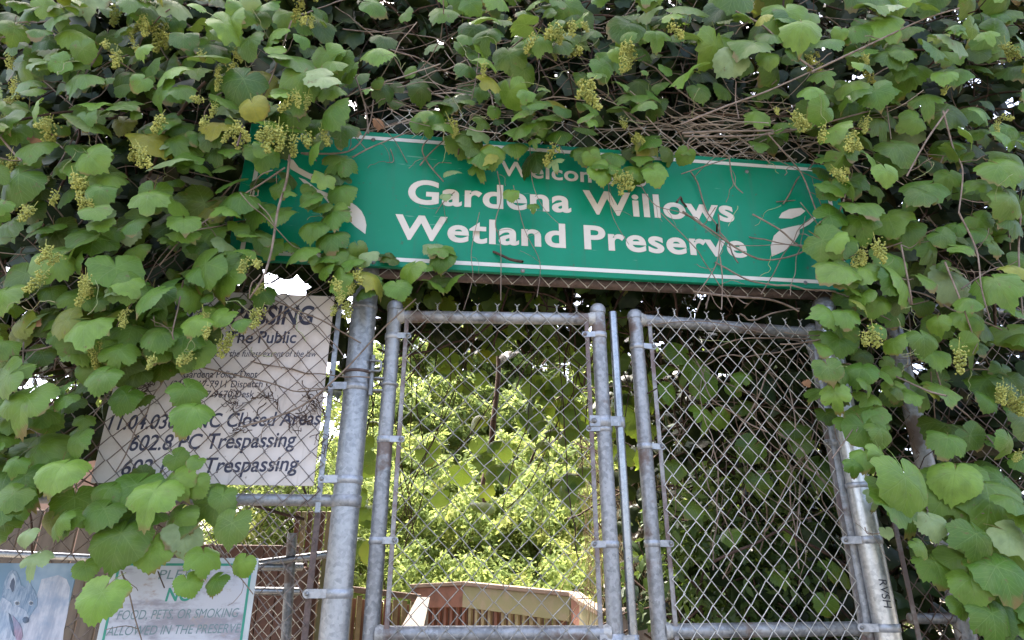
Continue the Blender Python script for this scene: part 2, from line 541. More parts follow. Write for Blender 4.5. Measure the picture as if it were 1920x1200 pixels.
class Leaves:
    """many leaves in one mesh; every leaf = template, place, tip direction, normal, size, tint"""
    def __init__(self):
        self.items = []

    def add(self, tpl, pos, tip, nrm, size, tint):
        self.items.append((tpl, pos, tip, nrm, size, tint))

    def build(self, name, mat, parent):
        by = {}
        for it in self.items:
            by.setdefault(id(it[0]), (it[0], []))[1].append(it)
        VS, US, TS, LV, LS = [], [], [], [], []
        base = 0
        for tpl, its in by.values():
            V, U, fs = tpl
            n = len(its)
            pos = np.array([tuple(i[1]) for i in its]); tip = np.array([tuple(i[2]) for i in its])
            nr = np.array([tuple(i[3]) for i in its]); sz = np.array([i[4] for i in its]); ti = np.array([i[5] for i in its])
            nr /= np.linalg.norm(nr, axis=1)[:, None] + 1e-9
            tip = tip - nr * np.sum(tip * nr, axis=1)[:, None]
            tip /= np.linalg.norm(tip, axis=1)[:, None] + 1e-9
            bn = np.cross(nr, tip)
            A = (V[None, :, 0, None] * tip[:, None, :] + V[None, :, 1, None] * bn[:, None, :] + V[None, :, 2, None] * nr[:, None, :])
            A = A * sz[:, None, None] + pos[:, None, :]
            m = len(V)
            VS.append(A.reshape(-1, 3))
            US.append(np.tile(U, (n, 1)))
            TS.append(np.repeat(ti, m, axis=0))
            loop = np.concatenate([[a for a in f if a >= 0] for f in fs])
            cnt = np.array([sum(a >= 0 for a in f) for f in fs])
            LV.append((loop[None, :] + (base + np.arange(n) * m)[:, None]).reshape(-1))
            LS.append(np.tile(cnt, n))
            base += n * m
        V = np.concatenate(VS); U = np.concatenate(US); T = np.concatenate(TS); L = np.concatenate(LV); C = np.concatenate(LS)
        me = bpy.data.meshes.new(name)
        me.vertices.add(len(V)); me.vertices.foreach_set("co", V.astype(np.float32).ravel())
        me.loops.add(len(L)); me.loops.foreach_set("vertex_index", L.astype(np.int32))
        me.polygons.add(len(C))
        me.polygons.foreach_set("loop_start", np.concatenate([[0], np.cumsum(C)[:-1]]).astype(np.int32))
        me.polygons.foreach_set("loop_total", C.astype(np.int32))
        me.polygons.foreach_set("use_smooth", np.ones(len(C), dtype=bool))
        uv = me.uv_layers.new(name="UVMap")
        uv.data.foreach_set("uv", U[L].astype(np.float32).ravel())
        ca = me.color_attributes.new("tint", 'FLOAT_COLOR', 'POINT')
        ca.data.foreach_set("color", np.concatenate([T, np.ones((len(T), 1))], 1).astype(np.float32).ravel())
        me.update(calc_edges=True)
        me.validate()
        return link_mesh(name, me, mat, parent)


def tint(lo=0.0, hi=1.0, yellow=0.03, pale=0.02):
    r = rng.uniform(lo, hi)
    y = rng.uniform(0.4, 0.9) if rng.random() < yellow else rng.uniform(0, .12)
    p = rng.uniform(.5, 1) if rng.random() < pale else 0.0
    return (r, y, p)


class Vine:
    def __init__(self):
        self.big, self.stem, self.pet, self.green, self.fl = Leaves(), MB(), MB(), MB(), []

    def leaf(self, p, size, tpl=None, roll=None, up=0.50, jit=0.36, tn=None, petiole=True, face=None):
        p = Vector(p)
        n = Vector((rng.normal(0, jit) + .05, -0.8 + rng.normal(0, jit * .6), up + rng.normal(0, jit)))
        if face is not None: n = Vector(face)
        n.normalize()
        roll = rng.normal(0, 40) if roll is None else roll
        d = Vector((math.sin(R(roll)), -0.25, -math.cos(R(roll))))
        tpl = tpl or T_MID[rng.integers(len(T_MID))]
        self.big.add(tpl, p, d, n, size, tn or tint())

    def finish(self, name, label, cat="vine", mat='leaf', stem_mat='twig', loc=(0, 0, 0), group=None):
        t = tag(empty(name, loc), label, cat, group)
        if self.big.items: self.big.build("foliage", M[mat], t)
        if self.stem.v: tag(self.stem.build("stem_tangle", M[stem_mat], t), kind="stuff")
        if self.green.v: tag(self.green.build("tendril_growth", M['greenstem'], t), kind="stuff")
        for (p, k, s) in self.fl:
            o = link_mesh("flower_cluster", FL[k], M['grape'], t)
            o.location = p
            o.rotation_euler = (rng.normal(0, .38), rng.normal(0, .38), rng.uniform(0, 6.28))
            o.scale = (s, s, s)
        return t


def flower_mesh(seed):
    r_ = random.Random(seed)
    mb = MB()
    L = r_.uniform(.075, .115)
    mb.tube([(0, 0, .035), (0.003, 0, .0), (0, 0.002, -L * .5), (0, 0, -L)], .0012, 4, False)
    oct_v = [(1, 0, 0), (-1, 0, 0), (0, 1, 0), (0, -1, 0), (0, 0, 1), (0, 0, -1)]
    oct_f = [(0, 2, 4), (2, 1, 4), (1, 3, 4), (3, 0, 4), (2, 0, 5), (1, 2, 5), (3, 1, 5), (0, 3, 5)]
    for k in range(110):
        z = -L * r_.random() ** .8
        wv = .031 * (1 - .55 * (-z / L)) * (0.6 + .6 * abs(math.sin(z * 150 + seed)))
        a = r_.uniform(0, 6.28)
        q = wv * math.sqrt(r_.random())
        c = Vector((q * math.cos(a), q * math.sin(a), z + r_.uniform(-.004, .004)))
        s = r_.uniform(.0036, .0068)
        mb.add([c + Vector(v) * s * r_.uniform(.8, 1.2) for v in oct_v], oct_f, True)
    me = bpy.data.meshes.new("flower_cluster")
    me.from_pydata(mb.v, [], mb.f)
    me.polygons.foreach_set("use_smooth", mb.sm)
    me.materials.append(M['grape'])
    return me


FL = [flower_mesh(s) for s in range(6)]


def wander(p, d, n, step, turn, grav=0.0):
    pts = [Vector(p)]
    d = Vector(d).normalized()
    for _ in range(n):
        d = (d + Vector(rng.normal(0, turn, 3)) + Vector((0, 0, -grav))).normalized()
        pts.append(pts[-1] + d * step)
    return pts


def smooth(pts, k=3):
    """a soft curve through the points"""
    out = []
    n = len(pts)
    for i in range(n - 1):
        p0, p1, p2, p3 = pts[max(i - 1, 0)], pts[i], pts[i + 1], pts[min(i + 2, n - 1)]
        for j in range(k):
            t = j / k
            out.append(0.5 * ((2 * p1) + (p2 - p0) * t + (2 * p0 - 5 * p1 + 4 * p2 - p3) * t * t + (3 * p1 - p0 - 3 * p2 + p3) * t ** 3))
    out.append(pts[-1])
    return out


# ------------------------------------------------------------------ ground
def sheet(name, x0, y0, x1, y1, z, mat):
    me = bpy.data.meshes.new(name)
    me.from_pydata([(x0, y0, z), (x1, y0, z), (x1, y1, z), (x0, y1, z)], [], [(0, 1, 2, 3)])
    return tag(link_mesh(name, me, mat), kind="structure")


sheet("ground", -150, -150, 150, 200, 0.0, M['ground'])
sheet("pavement", -12, -9, 12, 2.0, 0.004, M['pave'])

# ------------------------------------------------------------------ chain link


def chainlink(mb, fr, s0, s1, h0, h1, w=.072, hh=.072, r=.0017, n=0.0, hook=True, sides=5, jit=.0019):
    k = 0
    nw = max(1, int(round((s1 - s0) / (w / 2))))
    hw = (s1 - s0) / nw
    for k in range(nw):
        x0, x1 = s0 + k * hw, s0 + (k + 1) * hw
        pts = []
        top = h1
        m = int((h1 - h0) / (hh / 2))
        for i in range(m + 1):
            right = (i + k) % 2 == 0
            xb = x1 if right else x0
            h = top - i * hh / 2
            sg = 1 if right else -1
            jx, jh = rng.normal(0, jit), rng.normal(0, jit)
            q = .0022
            if i == 0:
                pts.append(fr.pt(xb + jx, h, n))
            else:
                pts.append(fr.pt(xb - sg * q * .9 + jx, h + q * 1.0 + jh, n + sg * r * 1.0))
                pts.append(fr.pt(xb + sg * r * .9 + jx, h + jh, n))
                pts.append(fr.pt(xb - sg * q * .9 + jx, h - q * 1.0 + jh, n - sg * r * 1.0))
        mb.tube(pts, r, sides, False)
        if hook:
            right = k % 2 == 0
            xb = x1 if right else x0
            sg = 1 if right else -1
            a = fr.pt(xb, h1, n)
            mb.tube([a, fr.pt(xb + sg * .002, h1 + .008, n + .002), fr.pt(xb - sg * .003, h1 + .016, n - .002), fr.pt(xb + sg * .009, h1 + .026, n + rng.normal(0, .003))], r, sides, True)


def band(mb, bolt, c, r, to, wid=.022, th=.003):
    """a pressed steel band round an upright pipe at c with a tongue reaching to the point `to` and a bolt"""
    c, to = Vector(c), Vector(to)
    mb.lathe(c - Vector((0, 0, wid / 2)), [(r + .0005, 0), (r + th, 0.001), (r + th, wid - .001), (r + .0005, wid)], 20)
    d = to - c
    d.z = 0
    L = d.length
    d.normalize()
    sd_ = Vector((0, 0, 1)).cross(d)
    if sd_.y > 0: sd_ = -sd_                  # towards the viewer
    off = sd_ * (r * .82)
    a, b = c + off + d * (r * .3), c + off * .75 + d * L
    ax = (b - a) / 2
    nn = Vector((0, 0, 1)).cross(ax).normalized()
    mb.box((a + b) / 2, ax, nn * (th * .7), Vector((0, 0, wid / 2)), .0012)
    f = nn if nn.y < 0 else -nn
    mb.lathe(b - f * th * .7, [(wid / 2, 0), (wid / 2, th * 1.4)], 16, f)
    bolt.lathe(b + f * (th * .7), [(.0068, 0), (.0066, .003), (.0045, .0052), (.001, .006)], 12, f)


def cap_dome(mb, c, r, h=.02):
    mb.lathe(c, [(r + .0028, -.022), (r + .0032, -.004), (r + .002, 0), (r * .93, h * .45), (r * .7, h * .8), (r * .3, h), (.001, h)], 20)


# ---- left gate post -------------------------------------------------------
def post(label, px, r, z1, capped, off=0.0, name="gate_post", mat='galv'):
    x, y = upright(*px, off)
    t = tag(empty(name, (x, y, 0)), label, "post")
    mb = MB()
    mb.tube([(x, y, 0), (x, y, z1 * .5), (x, y, z1)], r, 28)
    mb.build("pipe", M[mat], t)
    if capped:
        c = MB(); cap_dome(c, Vector((x, y, z1)), r, .03)
        c.build("cap", M['galv_old'], t)
    return t, x, y


LP, lpx, lpy = post("thick grey steel post between the trespassing notice and the gate", (653, 900), .0445, 3.12, False)
RP, rpx, rpy = post("thick shiny steel post with marker scrawl, right of the gate", (1616, 943), .040, P(1545, 568).z, True, off=-.02, mat='galv_new')
SP2, sx2, sy2 = post("steel post wrapped in vine at the far right of the gate", (1742, 900), .034, 2.72, True, off=-.12, name="fence_post", mat='galv_old')

# ---- gate leaves ----------------------------------------------------------
def gate(name, label, tl, bl, tr, br, psi, off, vtop_l, vrail_t, vrail_b, bands_l, bands_r, bar_l, bar_r, rs, wirew, right_leaf=False):
    """tl, bl ... = photo points on the centre lines of the two stiles"""
    midl = ((tl[0] + bl[0]) / 2, (tl[1] + bl[1]) / 2)
    o = P(*midl, off)
    fr = Frame(o, psi)
    s0 = 0.0
    s1 = fr.px((tr[0] + br[0]) / 2, (tr[1] + br[1]) / 2)[0]
    um = (tl[0] + tr[0]) / 2
    ht = fr.px(um, vrail_t)[1]
    hb = fr.px(um, vrail_b)[1]
    ztop = fr.px(tl[0], vtop_l)[1]
    t = tag(empty(name, fr.pt((s0 + s1) / 2, 0.0)), label, "gate")
    for s in (s0, s1):
        mb = MB()
        mb.tube([fr.pt(s, .12), fr.pt(s, 1.2), fr.pt(s, ztop)], rs, 22)
        cap_dome(mb, fr.pt(s, ztop), rs, .016)
        mb.build("stile", M['galv_old'], t)
    for nm, h in (("top_rail", ht), ("middle_rail", hb), ("bottom_rail", .17)):
        mb = MB()
        mb.tube([fr.pt(s0 + rs * .7, h), fr.pt((s0 + s1) / 2, h), fr.pt(s1 - rs * .7, h)], rs * .88, 20, False)
        ra = mb.build(nm, M['galv_old'], t)
        wd = MB()
        for s, sg in ((s0, 1), (s1, -1)):            # pale weld collars where the rail meets the stiles
            wd.lathe(fr.pt(s + sg * rs * .55, h), [(rs * 1.12, 0), (rs * 1.10, .010), (rs * .95, .018), (rs * .89, .024)], 18, fr.ex * sg)
        wd.build("weld_collar", M['weld'], ra)
    bl_, br_ = bar_l, bar_r
    tb = MB()
    tb.box(fr.pt(bl_, (ht + .14) / 2, rs * .55), fr.ex * .0075, fr.n * .003, Vector((0, 0, (ht - .14) / 2 + .012)), .001)
    tb.build("tension_bar", M['bar'], t)
    tb = MB()
    tb.box(fr.pt(s1 - br_, (ht + .14) / 2, rs * .55), fr.ex * .0075, fr.n * .003, Vector((0, 0, (ht - .14) / 2 + .012)), .001)
    tb.build("tension_bar", M['bar'], t)
    wm = MB()
    chainlink(wm, fr, bl_, s1 - br_,   .14, ht + .020, wirew, .075, .00155, rs * .95, True)
    wm.build("wire_mesh", M['wire' if right_leaf else 'wire_mid'], t)
    for s, vs, tb_, uu in ((s0, bands_l, bl_, tl), (s1, bands_r, s1 - br_, tr)):
        for v in vs:
            h = fr.px(uu[0], v)[1]
            b, bo = MB(), MB()
            band(b, bo, fr.pt(s, h), rs, fr.pt(tb_ + (.008 if s == s0 else -.008), h))
            bb = b.build("band", M['band'], t)
            bo.build("bolt", M['bolt'], bb)
    return t, fr, s1, ht, hb


LG, lfr, lw, lht, lhb = gate("gate_leaf", "left gate leaf of grey pipe and wire mesh, bright foliage behind it", (735, 580), (701, 1190), (1114, 580), (1160, 1190), R(2.2), .0,
                             572, 596, 1188, (632, 825, 1014), (630, 805, 1021), .048, .046, .0255, .072)
RG, rfr, rw, rht, rhb = gate("gate_leaf", "right gate leaf of grey pipe and wire mesh, dark thicket behind it", (1183, 590), (1244, 1190), (1528, 650), (1628, 1190), R(11.3), .0,
                             588, 612, 1182, (650, 837, 1019), (655, 830, 1012), .050, .030, .0255, .066, True)

# drop-rod pipe held on the left leaf's free stile
lx = lfr.px(1168, 890, .0)[0]
top = lfr.px(1147, 586)[1]
mb = MB()
mb.tube([lfr.pt(lx, .35), lfr.pt(lx, 1.2), lfr.pt(lx, top)], .0148, 20)
pipe = mb.build("latch_pipe", M['bright'], LG)
for v in (792, 1202):
    h = lfr.px(1140, v)[1]
    b, bo = MB(), MB()
    b.lathe(lfr.pt(lw, h - .021), [(.0258, 0), (.0295, .001), (.0295, .041), (.0258, .042)], 22)
    b.lathe(lfr.pt(lx, h - .018), [(.0150, 0), (.0185, .001), (.0185, .035), (.0150, .036)], 20)
    b.box(lfr.pt((lw + lx) / 2 + .004, h, .018), lfr.ex * .024, lfr.n * .0025, Vector((0, 0, .017)), .001)
    b.box(lfr.pt(lw - .032, h, .022), lfr.ex * .02, lfr.n * .0025, Vector((0, 0, .019)), .001)
    bo.lathe(lfr.pt(lw - .037, h, .0245), [(.0095, 0), (.009, .004), (.006, .007), (.001, .008)], 14, lfr.n)
    bb = b.build("latch_clamp", M['band'], LG)
    bo.build("bolt", M['bolt'], bb)

# hinge between the left post and the left leaf: U strap, pin, box loop
hz = P(690, 715).z
mb = MB()
ctr = Vector((lpx, lpy, hz))
d = (lfr.pt(0, hz) - ctr); d.z = 0
L = d.length; d.normalize()
nrm = Vector((d.y, -d.x, 0))
for dz in (.018, -.026):
    mb.box(ctr + d * (.045 + (L - .03) / 2) + Vector((0, 0, dz - .008)), d * ((L - .03) / 2), nrm * .016, Vector((0, 0, .0028)), .001)
mb.tube([ctr + d * .050 + nrm * .022 + Vector((0, 0, -.055)), ctr + d * .050 + nrm * .022 + Vector((0, 0, .088))], .008, 14)
mb.lathe(lfr.pt(0, hz - .018), [(.027, 0), (.0325, .003), (.0325, .011), (.027, .014)], 22)
lo = [(.040, .028), (.076, .028), (.080, .033), (.080, .06), (.076, .065), (.040, .065)]
mb.tube([ctr + d * a + nrm * .034 + Vector((0, 0, b)) for a, b in lo], .0042, 8)
mb.build("gate_hinge", M['galv_old'], LP)
mb = MB()
mb.lathe(ctr + Vector((0, 0, .022)), [(.0448, 0), (.0505, .002), (.0505, .009), (.0448, .011)], 24)
mb.build("wire_tie", M['brown_rail'], LP)
b_bars = [(728, 617, .026), (901, 600, .026), (1113, 573, .027)]
for v, ub, wd in b_bars:
    h = P(653, v).z
    b, bo = MB(), MB()
    band(b, bo, (lpx, lpy, h), .0445, Vector((*upright(ub + 6, v), h)), wd)
    bb = b.build("band", M['band'], LP)
    bo.build("bolt", M['bolt'], bb)
mb = MB()
mb.lathe((lpx, lpy, P(653, 940).z - .02), [(.0446, 0), (.0485, .002), (.0485, .036), (.0446, .038)], 26)
mb.build("rail_band", M['galv_old'], LP)
mb = MB()
mb.lathe((lpx, lpy, P(670, 583).z), [(.0446, 0), (.0475, .002), (.0475, .02), (.0446, .022)], 26)
mb.build("rail_band", M['galv_old'], LP)

# right post fittings and scrawl
for v in (915, 1012, 1178):
    h = P(1616, v).z
    b, bo = MB(), MB()
    if v == 915:
        b.lathe((rpx, rpy, h), [(.0401, 0), (.0435, .002), (.0435, .018), (.0401, .02)], 24)
    else:
        q = rfr.pt(rw, h)
        band(b, bo, (rpx, rpy, h), .040, Vector((q.x - .03, q.y - .02, h)), .026)
    bb = b.build("hinge_band", M['band'], RP)
    if bo.v: bo.build("bolt", M['bolt'], bb)


# ------------------------------------------------------------------ lettering
def text_geo(body, shear=0.0, offset=0.0, space=1.0):
    c = bpy.data.curves.new("lettering", 'FONT')
    c.body = body
    c.size = 1.0
    c.shear = shear
    c.offset = offset
    c.space_character = space
    c.resolution_u = 6
    c.extrude = 0.0
    c.fill_mode = 'FRONT'
    o = bpy.data.objects.new("lettering", c)
    COL.objects.link(o)
    dg = bpy.context.evaluated_depsgraph_get()
    dg.update()
    me = bpy.data.meshes.new_from_object(o.evaluated_get(dg))
    bpy.data.objects.remove(o)
    bpy.data.curves.remove(c)
    return me


CAPH = None


def lettering(fr, body, a, b, caph, n, mat, parent, shear=0.0, offset=0.0, name="lettering", space=1.0, label=None, fr_n=None):
    """set `body` in plane fr so that its ink runs from photo point a to b (baseline), capitals caph photo pixels high"""
    global CAPH
    if CAPH is None:
        m_ = text_geo("H"); CAPH = max(v.co.y for v in m_.vertices)
    me = text_geo(body, shear, offset, space)
    k = len(me.vertices)
    co = np.empty(k * 3); me.vertices.foreach_get("co", co); co = co.reshape(-1, 3)
    x0, x1 = co[:, 0].min(), co[:, 0].max()
    A, B = Vector(fr.px(*a, n)), Vector(fr.px(*b, n))
    mid = ((a[0] + b[0]) / 2, (a[1] + b[1]) / 2)
    hh = fr.px(mid[0], mid[1] - caph, n)[1] - fr.px(*mid, n)[1]
    ky = hh / CAPH
    D = (B - A)
    kx = D.length / (x1 - x0)
    D.normalize()
    N = Vector((-D.y, D.x))
    s = A.x + (co[:, 0] - x0) * kx * D.x + co[:, 1] * ky * N.x
    h = A.y + (co[:, 0] - x0) * kx * D.y + co[:, 1] * ky * N.y
    w3 = np.array(fr.o)[None, :] + s[:, None] * np.array(fr.ex)[None, :] + h[:, None] * np.array((0, 0, 1.0))[None, :] + n * np.array(fr.n)[None, :]
    me.vertices.foreach_set("co", w3.ravel())
    me.update()
    o = link_mesh(name, me, mat, parent)
    if label: o["label"] = label
    return o


def plate(mb, fr, pts, n0, th):
    """outline of photo points laid on plane fr, n0 proud of it, th thick"""
    q = [fr.px(u, v, n0) for u, v in pts]
    mb.prism([fr.pt(s, h, n0) for s, h in q], fr.n * th)


# ---- big green sign -------------------------------------------------------
SGN = Frame(P(1040, 400, .07), R(6.6))
sg = tag(empty("welcome_sign", SGN.pt(0, 0)), "long green welcome sign with cream lettering above the gate", "sign")
sL, sR = SGN.px(432, 440)[0], SGN.px(1600, 480)[0]
hB, hT = SGN.px(1040, 516)[1], SGN.px(1040, 272)[1]
mb = MB()
mb.box(SGN.pt((sL + sR) / 2, (hB + hT) / 2, -.010), SGN.ex * ((sR - sL) / 2), SGN.n * .010, Vector((0, 0, (hT - hB) / 2)), .002)
mb.build("sign_panel", M['green'], sg)
mb = MB()
lt = .0155
bi = .030
zb, zt = hB + bi, hT - bi
mb.box(SGN.pt((sL + sR) / 2, zb, .0008), SGN.ex * ((sR - sL) / 2 - .05), SGN.n * .0006, Vector((0, 0, lt / 2)))
mb.box(SGN.pt((sL + sR) / 2, zt, .0008), SGN.ex * ((sR - sL) / 2 - .05), SGN.n * .0006, Vector((0, 0, lt / 2)))
for s in (sL + .05, sR - .05):
    mb.box(SGN.pt(s, (zb + zt) / 2, .0008), SGN.ex * (lt / 2), SGN.n * .0006, Vector((0, 0, (zt - zb) / 2 + lt / 2 - .0155)))
mb.build("border_line", M['creamline'], sg)
n1 = .0012
for u_, v_ in ((700, 262), (1400, 322), (980, 508), (1510, 530), (700, 492), (1220, 303)):
    bo = MB()
    a_ = SGN.px(u_, v_)
    bo.lathe(SGN.pt(*a_, 0), [(.0085, 0), (.0082, .002), (.005, .0045), (.001, .005)], 12, SGN.n)
    bo.build("bolt", M['bolt'], sg)
lettering(SGN, "Welcome to", (938, 328), (1212, 350), 26, n1, M['cream'], sg, offset=.02, space=1.04)
lettering(SGN, "Gardena Willows", (764, 380), (1378, 415), 41, n1, M['cream'], sg, offset=.027, space=1.06)
lettering(SGN, "Wetland Preserve", (738, 446), (1402, 482), 42, n1, M['cream'], sg, offset=.027, space=1.06)
for nm, polys in (("leaf_emblem", [
        [(537, 297), (550, 300), (560, 314), (580, 325), (604, 332), (627, 336), (640, 350), (620, 354), (595, 343), (570, 331), (545, 317)],
        [(560, 333), (572, 337), (595, 355), (624, 366), (630, 380), (618, 383), (606, 369), (578, 352)],
        [(641, 390), (657, 379), (668, 386), (678, 396), (684, 408), (687, 422), (685, 439), (665, 424), (648, 407)]]),
        ("leaf_emblem", [
        [(1499, 422), (1499, 438), (1488, 456), (1470, 471), (1447, 481), (1445, 462), (1451, 442), (1464, 430), (1480, 426)],
        [(1460, 409), (1466, 399), (1480, 392), (1502, 390), (1510, 396), (1500, 404), (1484, 410)],
        [(1497, 424), (1512, 417), (1530, 404), (1533, 407), (1517, 421), (1500, 430)],
        [(1537, 415), (1548, 420), (1552, 434), (1545, 440), (1537, 430)]])):
    mb = MB()
    for p in polys: plate(mb, SGN, p, .0004, .0009)
    mb.build(nm, M['cream'], sg)

# ---- trespassing notice behind the wire -----------------------------------
NF = Frame(P(400, 720, -.012), PSI)
nz = tag(empty("notice_board", NF.pt(0, 0)), "weathered white trespassing notice behind the wire mesh", "sign")
sL, sR = NF.px(183, 850)[0], NF.px(608, 730)[0]
hT, hB = NF.px(560, 553)[1], NF.px(500, 910)[1]
mb = MB()
mb.box(NF.pt((sL + sR) / 2, (hB + hT) / 2, -.002), NF.ex * ((sR - sL) / 2), NF.n * .002, Vector((0, 0, (hT - hB) / 2)), .0008)
mb.build("notice_panel", M['notice'], nz)
T = lambda body, a, b, c, sh=0.0, of=0.006: lettering(NF, body, a, b, c, .0006, M['ink'], nz, sh, of)
T("NO TRESPASSING", (265, 605), (587, 608), 34, .12, .026)
T("Closed To The Public", (282, 643), (555, 643), 22, .1, .016)
T("Violators will be prosecuted to the fullest extent of the law", (238, 668), (594, 669), 12, .28, .004)
T("Gardena Police Dept", (343, 708), (482, 708), 13, .1, .008)
T("(310) 217-7911 Dispatch", (318, 727), (492, 726), 13, .1, .008)
T("(310) 217-9670 Desk", (326, 746), (476, 745), 13, .12, .008)
T("11.04.030 GMC Closed Areas", (201, 806), (601, 796), 26, .2, .016)
T("602.8 PC Trespassing", (241, 845), (555, 837), 28, .2, .016)
T("602.1 PC Trespassing", (226, 891), (560, 882), 28, .2, .016)

# ---- coyote picture panel -------------------------------------------------
t = NT('painted_sky_print')
n_ = t.noise(5, 4, .6)
cc = t.mix(t.ramp(n_, .35, .65), (0.10, 0.18, 0.25), (0.27, 0.35, 0.42))
t.set(Base_Color=cc, Roughness=.35)
M['poster_blue'] = t.m
for nm, a, b, sc_ in (('fur_blue', (0.16, 0.26, 0.38), (0.50, 0.62, 0.74), 30), ('fur_pale', (0.62, 0.68, 0.76), (0.48, 0.56, 0.68), 25), ('snow', (0.70, 0.70, 0.76), (0.58, 0.62, 0.72), 8),
                      ('fur_dark', (0.06, 0.09, 0.15), (0.12, 0.17, 0.25), 30), ('tongue', (0.50, 0.36, 0.46), (0.42, 0.28, 0.38), 20), ('eye', (0.30, 0.30, 0.28), (0.2, 0.2, 0.2), 20)):
    a, b = tuple(x * .6 for x in a), tuple(x * .46 for x in b)
    t = NT(nm + '_print')
    c_ = t.mix(t.ramp(t.noise(sc_ * 2.2, 5, .7, sc=(2.6, 1, .55)), .36, .64), a, b)
    c_ = t.mix(t.math('MULTIPLY', t.ramp(t.noise(16, 4, .6), .42, .66), .45), c_, (0.10, 0.19, 0.29))
    t.set(Base_Color=c_, Roughness=.4)
    M[nm] = t.m
CF = Frame(P(70, 1130, .02), PSI)
cp = tag(empty("picture_panel", CF.pt(0, 0)), "picture of a blue grey coyote with open mouth, wired to the fence", "sign")
sL, sR = CF.px(-70, 1130)[0], CF.px(130, 1130)[0]
hT, hB = CF.px(70, 1056)[1], CF.px(70, 1290)[1]
mb = MB()
mb.box(CF.pt((sL + sR) / 2, (hB + hT) / 2, -.002), CF.ex * ((sR - sL) / 2), CF.n * .002, Vector((0, 0, (hT - hB) / 2)), .0008)
mb.build("picture_board", M['poster_blue'], cp)
tx = lambda x, y: (x / 3.84, 1000 + y / 3.84)
shapes = [
    ("snow_bank", 'snow', [(300, 330), (420, 300), (480, 330), (505, 390), (490, 560), (460, 700), (440, 900), (-40, 900), (-40, 600), (120, 600), (260, 470)], .0004),
    ("coyote_coat", 'fur_pale', [(-60, 640), (10, 470), (0, 520), (60, 540), (120, 620), (150, 680), (150, 760), (130, 900), (-60, 900)], .0008),
    ("coyote_head", 'fur_blue', [(0, 520), (18, 430), (35, 330), (60, 290), (90, 262), (120, 275), (140, 320), (152, 372), (185, 390), (200, 352), (215, 345), (230, 380), (255, 420), (272, 470), (268, 520), (240, 560), (215, 600), (205, 640), (180, 650), (150, 640), (110, 590), (70, 560), (30, 560)], .0012),
    ("coyote_muzzle", 'fur_pale', [(60, 560), (110, 520), (160, 540), (190, 560), (206, 600), (200, 640), (175, 648), (135, 640), (95, 600)], .0016),
    ("coyote_cheek", 'fur_pale', [(0, 520), (14, 460), (40, 470), (80, 500), (100, 540), (60, 560), (20, 580)], .0017),
    ("ear_inside", 'fur_pale', [(45, 400), (62, 330), (92, 285), (112, 310), (118, 350), (100, 420), (75, 400)], .0016),
    ("ear_shade", 'fur_dark', [(70, 380), (82, 340), (98, 318), (108, 350), (100, 410), (90, 425)], .0020),
    ("mouth_dark", 'fur_dark', [(62, 572), (76, 585), (92, 640), (104, 700), (108, 745), (96, 735), (80, 680), (68, 630)], .0020),
    ("coyote_tongue", 'tongue', [(92, 590), (118, 620), (140, 650), (158, 690), (164, 740), (152, 770), (120, 770), (106, 730), (98, 660)], .0022),
    ("coyote_nose", 'fur_dark', [(162, 618), (172, 603), (190, 600), (205, 608), (208, 628), (196, 644), (176, 646), (164, 636)], .0024),
    ("brow_patch", 'fur_pale', [(98, 490), (122, 482), (146, 492), (140, 522), (118, 524), (102, 512)], .0020),
    ("brow_patch", 'fur_pale', [(205, 492), (222, 482), (240, 490), (238, 516), (222, 524), (208, 514)], .0020),
    ("coyote_eye", 'eye', [(108, 500), (120, 490), (138, 494), (142, 506), (130, 517), (114, 515)], .0023),
    ("coyote_eye", 'eye', [(210, 500), (222, 490), (236, 494), (238, 506), (228, 516), (214, 514)], .0023),
    ("eye_pupil", 'fur_dark', [(118, 500), (126, 495), (134, 501), (130, 510), (120, 510)], .0026),
    ("eye_pupil", 'fur_dark', [(218, 500), (226, 495), (232, 501), (229, 510), (220, 510)], .0026)]
for nm, m_, pts, n0 in shapes:
    mb = MB(); plate(mb, CF, [tx(*p) for p in pts], n0 - .0006, .0006)
    mb.build(nm, M[m_], cp)

# ---- preserve rules notice ------------------------------------------------
t = NT('marbled_print')
wv = t.noise(6, 6, .65, sc=(1, 1, 2.2))
cc = t.mix(t.ramp(wv, .36, .52), (0.23, 0.22, 0.25), (0.42, 0.43, 0.47))
cc = t.mix(t.ramp(t.noise(9, 5, .6, sc=(1.5, 1, 3)), .58, .70), cc, (0.30, 0.25, 0.235))
t.set(Base_Color=cc, Roughness=.35)
M['marble'] = t.m
M['rim'] = flat_mat('pale_print_margin', (0.42, 0.45, 0.45), (0.36, 0.39, 0.39), 9, .4, (.4, .7), 0)
RF = Frame(P(335, 1125, .02), PSI)
rn = tag(empty("rules_notice", RF.pt(0, 0)), "marbled grey notice against food, pets and smoking, wired to the fence", "sign")
sL, sR = RF.px(196, 1130)[0], RF.px(474, 1130)[0]
hT, hB = RF.px(335, 1046)[1], RF.px(335, 1300)[1]
mb = MB()
mb.box(RF.pt((sL + sR) / 2, (hB + hT) / 2, -.002), RF.ex * ((sR - sL) / 2), RF.n * .002, Vector((0, 0, (hT - hB) / 2)), .0008)
mb.build("notice_margin", M['rim'], rn)
mb = MB()
mg = .019
mb.box(RF.pt((sL + sR) / 2, (hB + hT) / 2, .0003), RF.ex * ((sR - sL) / 2 - mg), RF.n * .0003, Vector((0, 0, (hT - hB) / 2 - mg)))
mb.build("marbled_field", M['marble'], rn)
mb = MB()
for s in (sL + mg, sR - mg):
    mb.box(RF.pt(s, (hB + hT) / 2, .0009), RF.ex * .0035, RF.n * .0003, Vector((0, 0, (hT - hB) / 2 - mg - .004)))
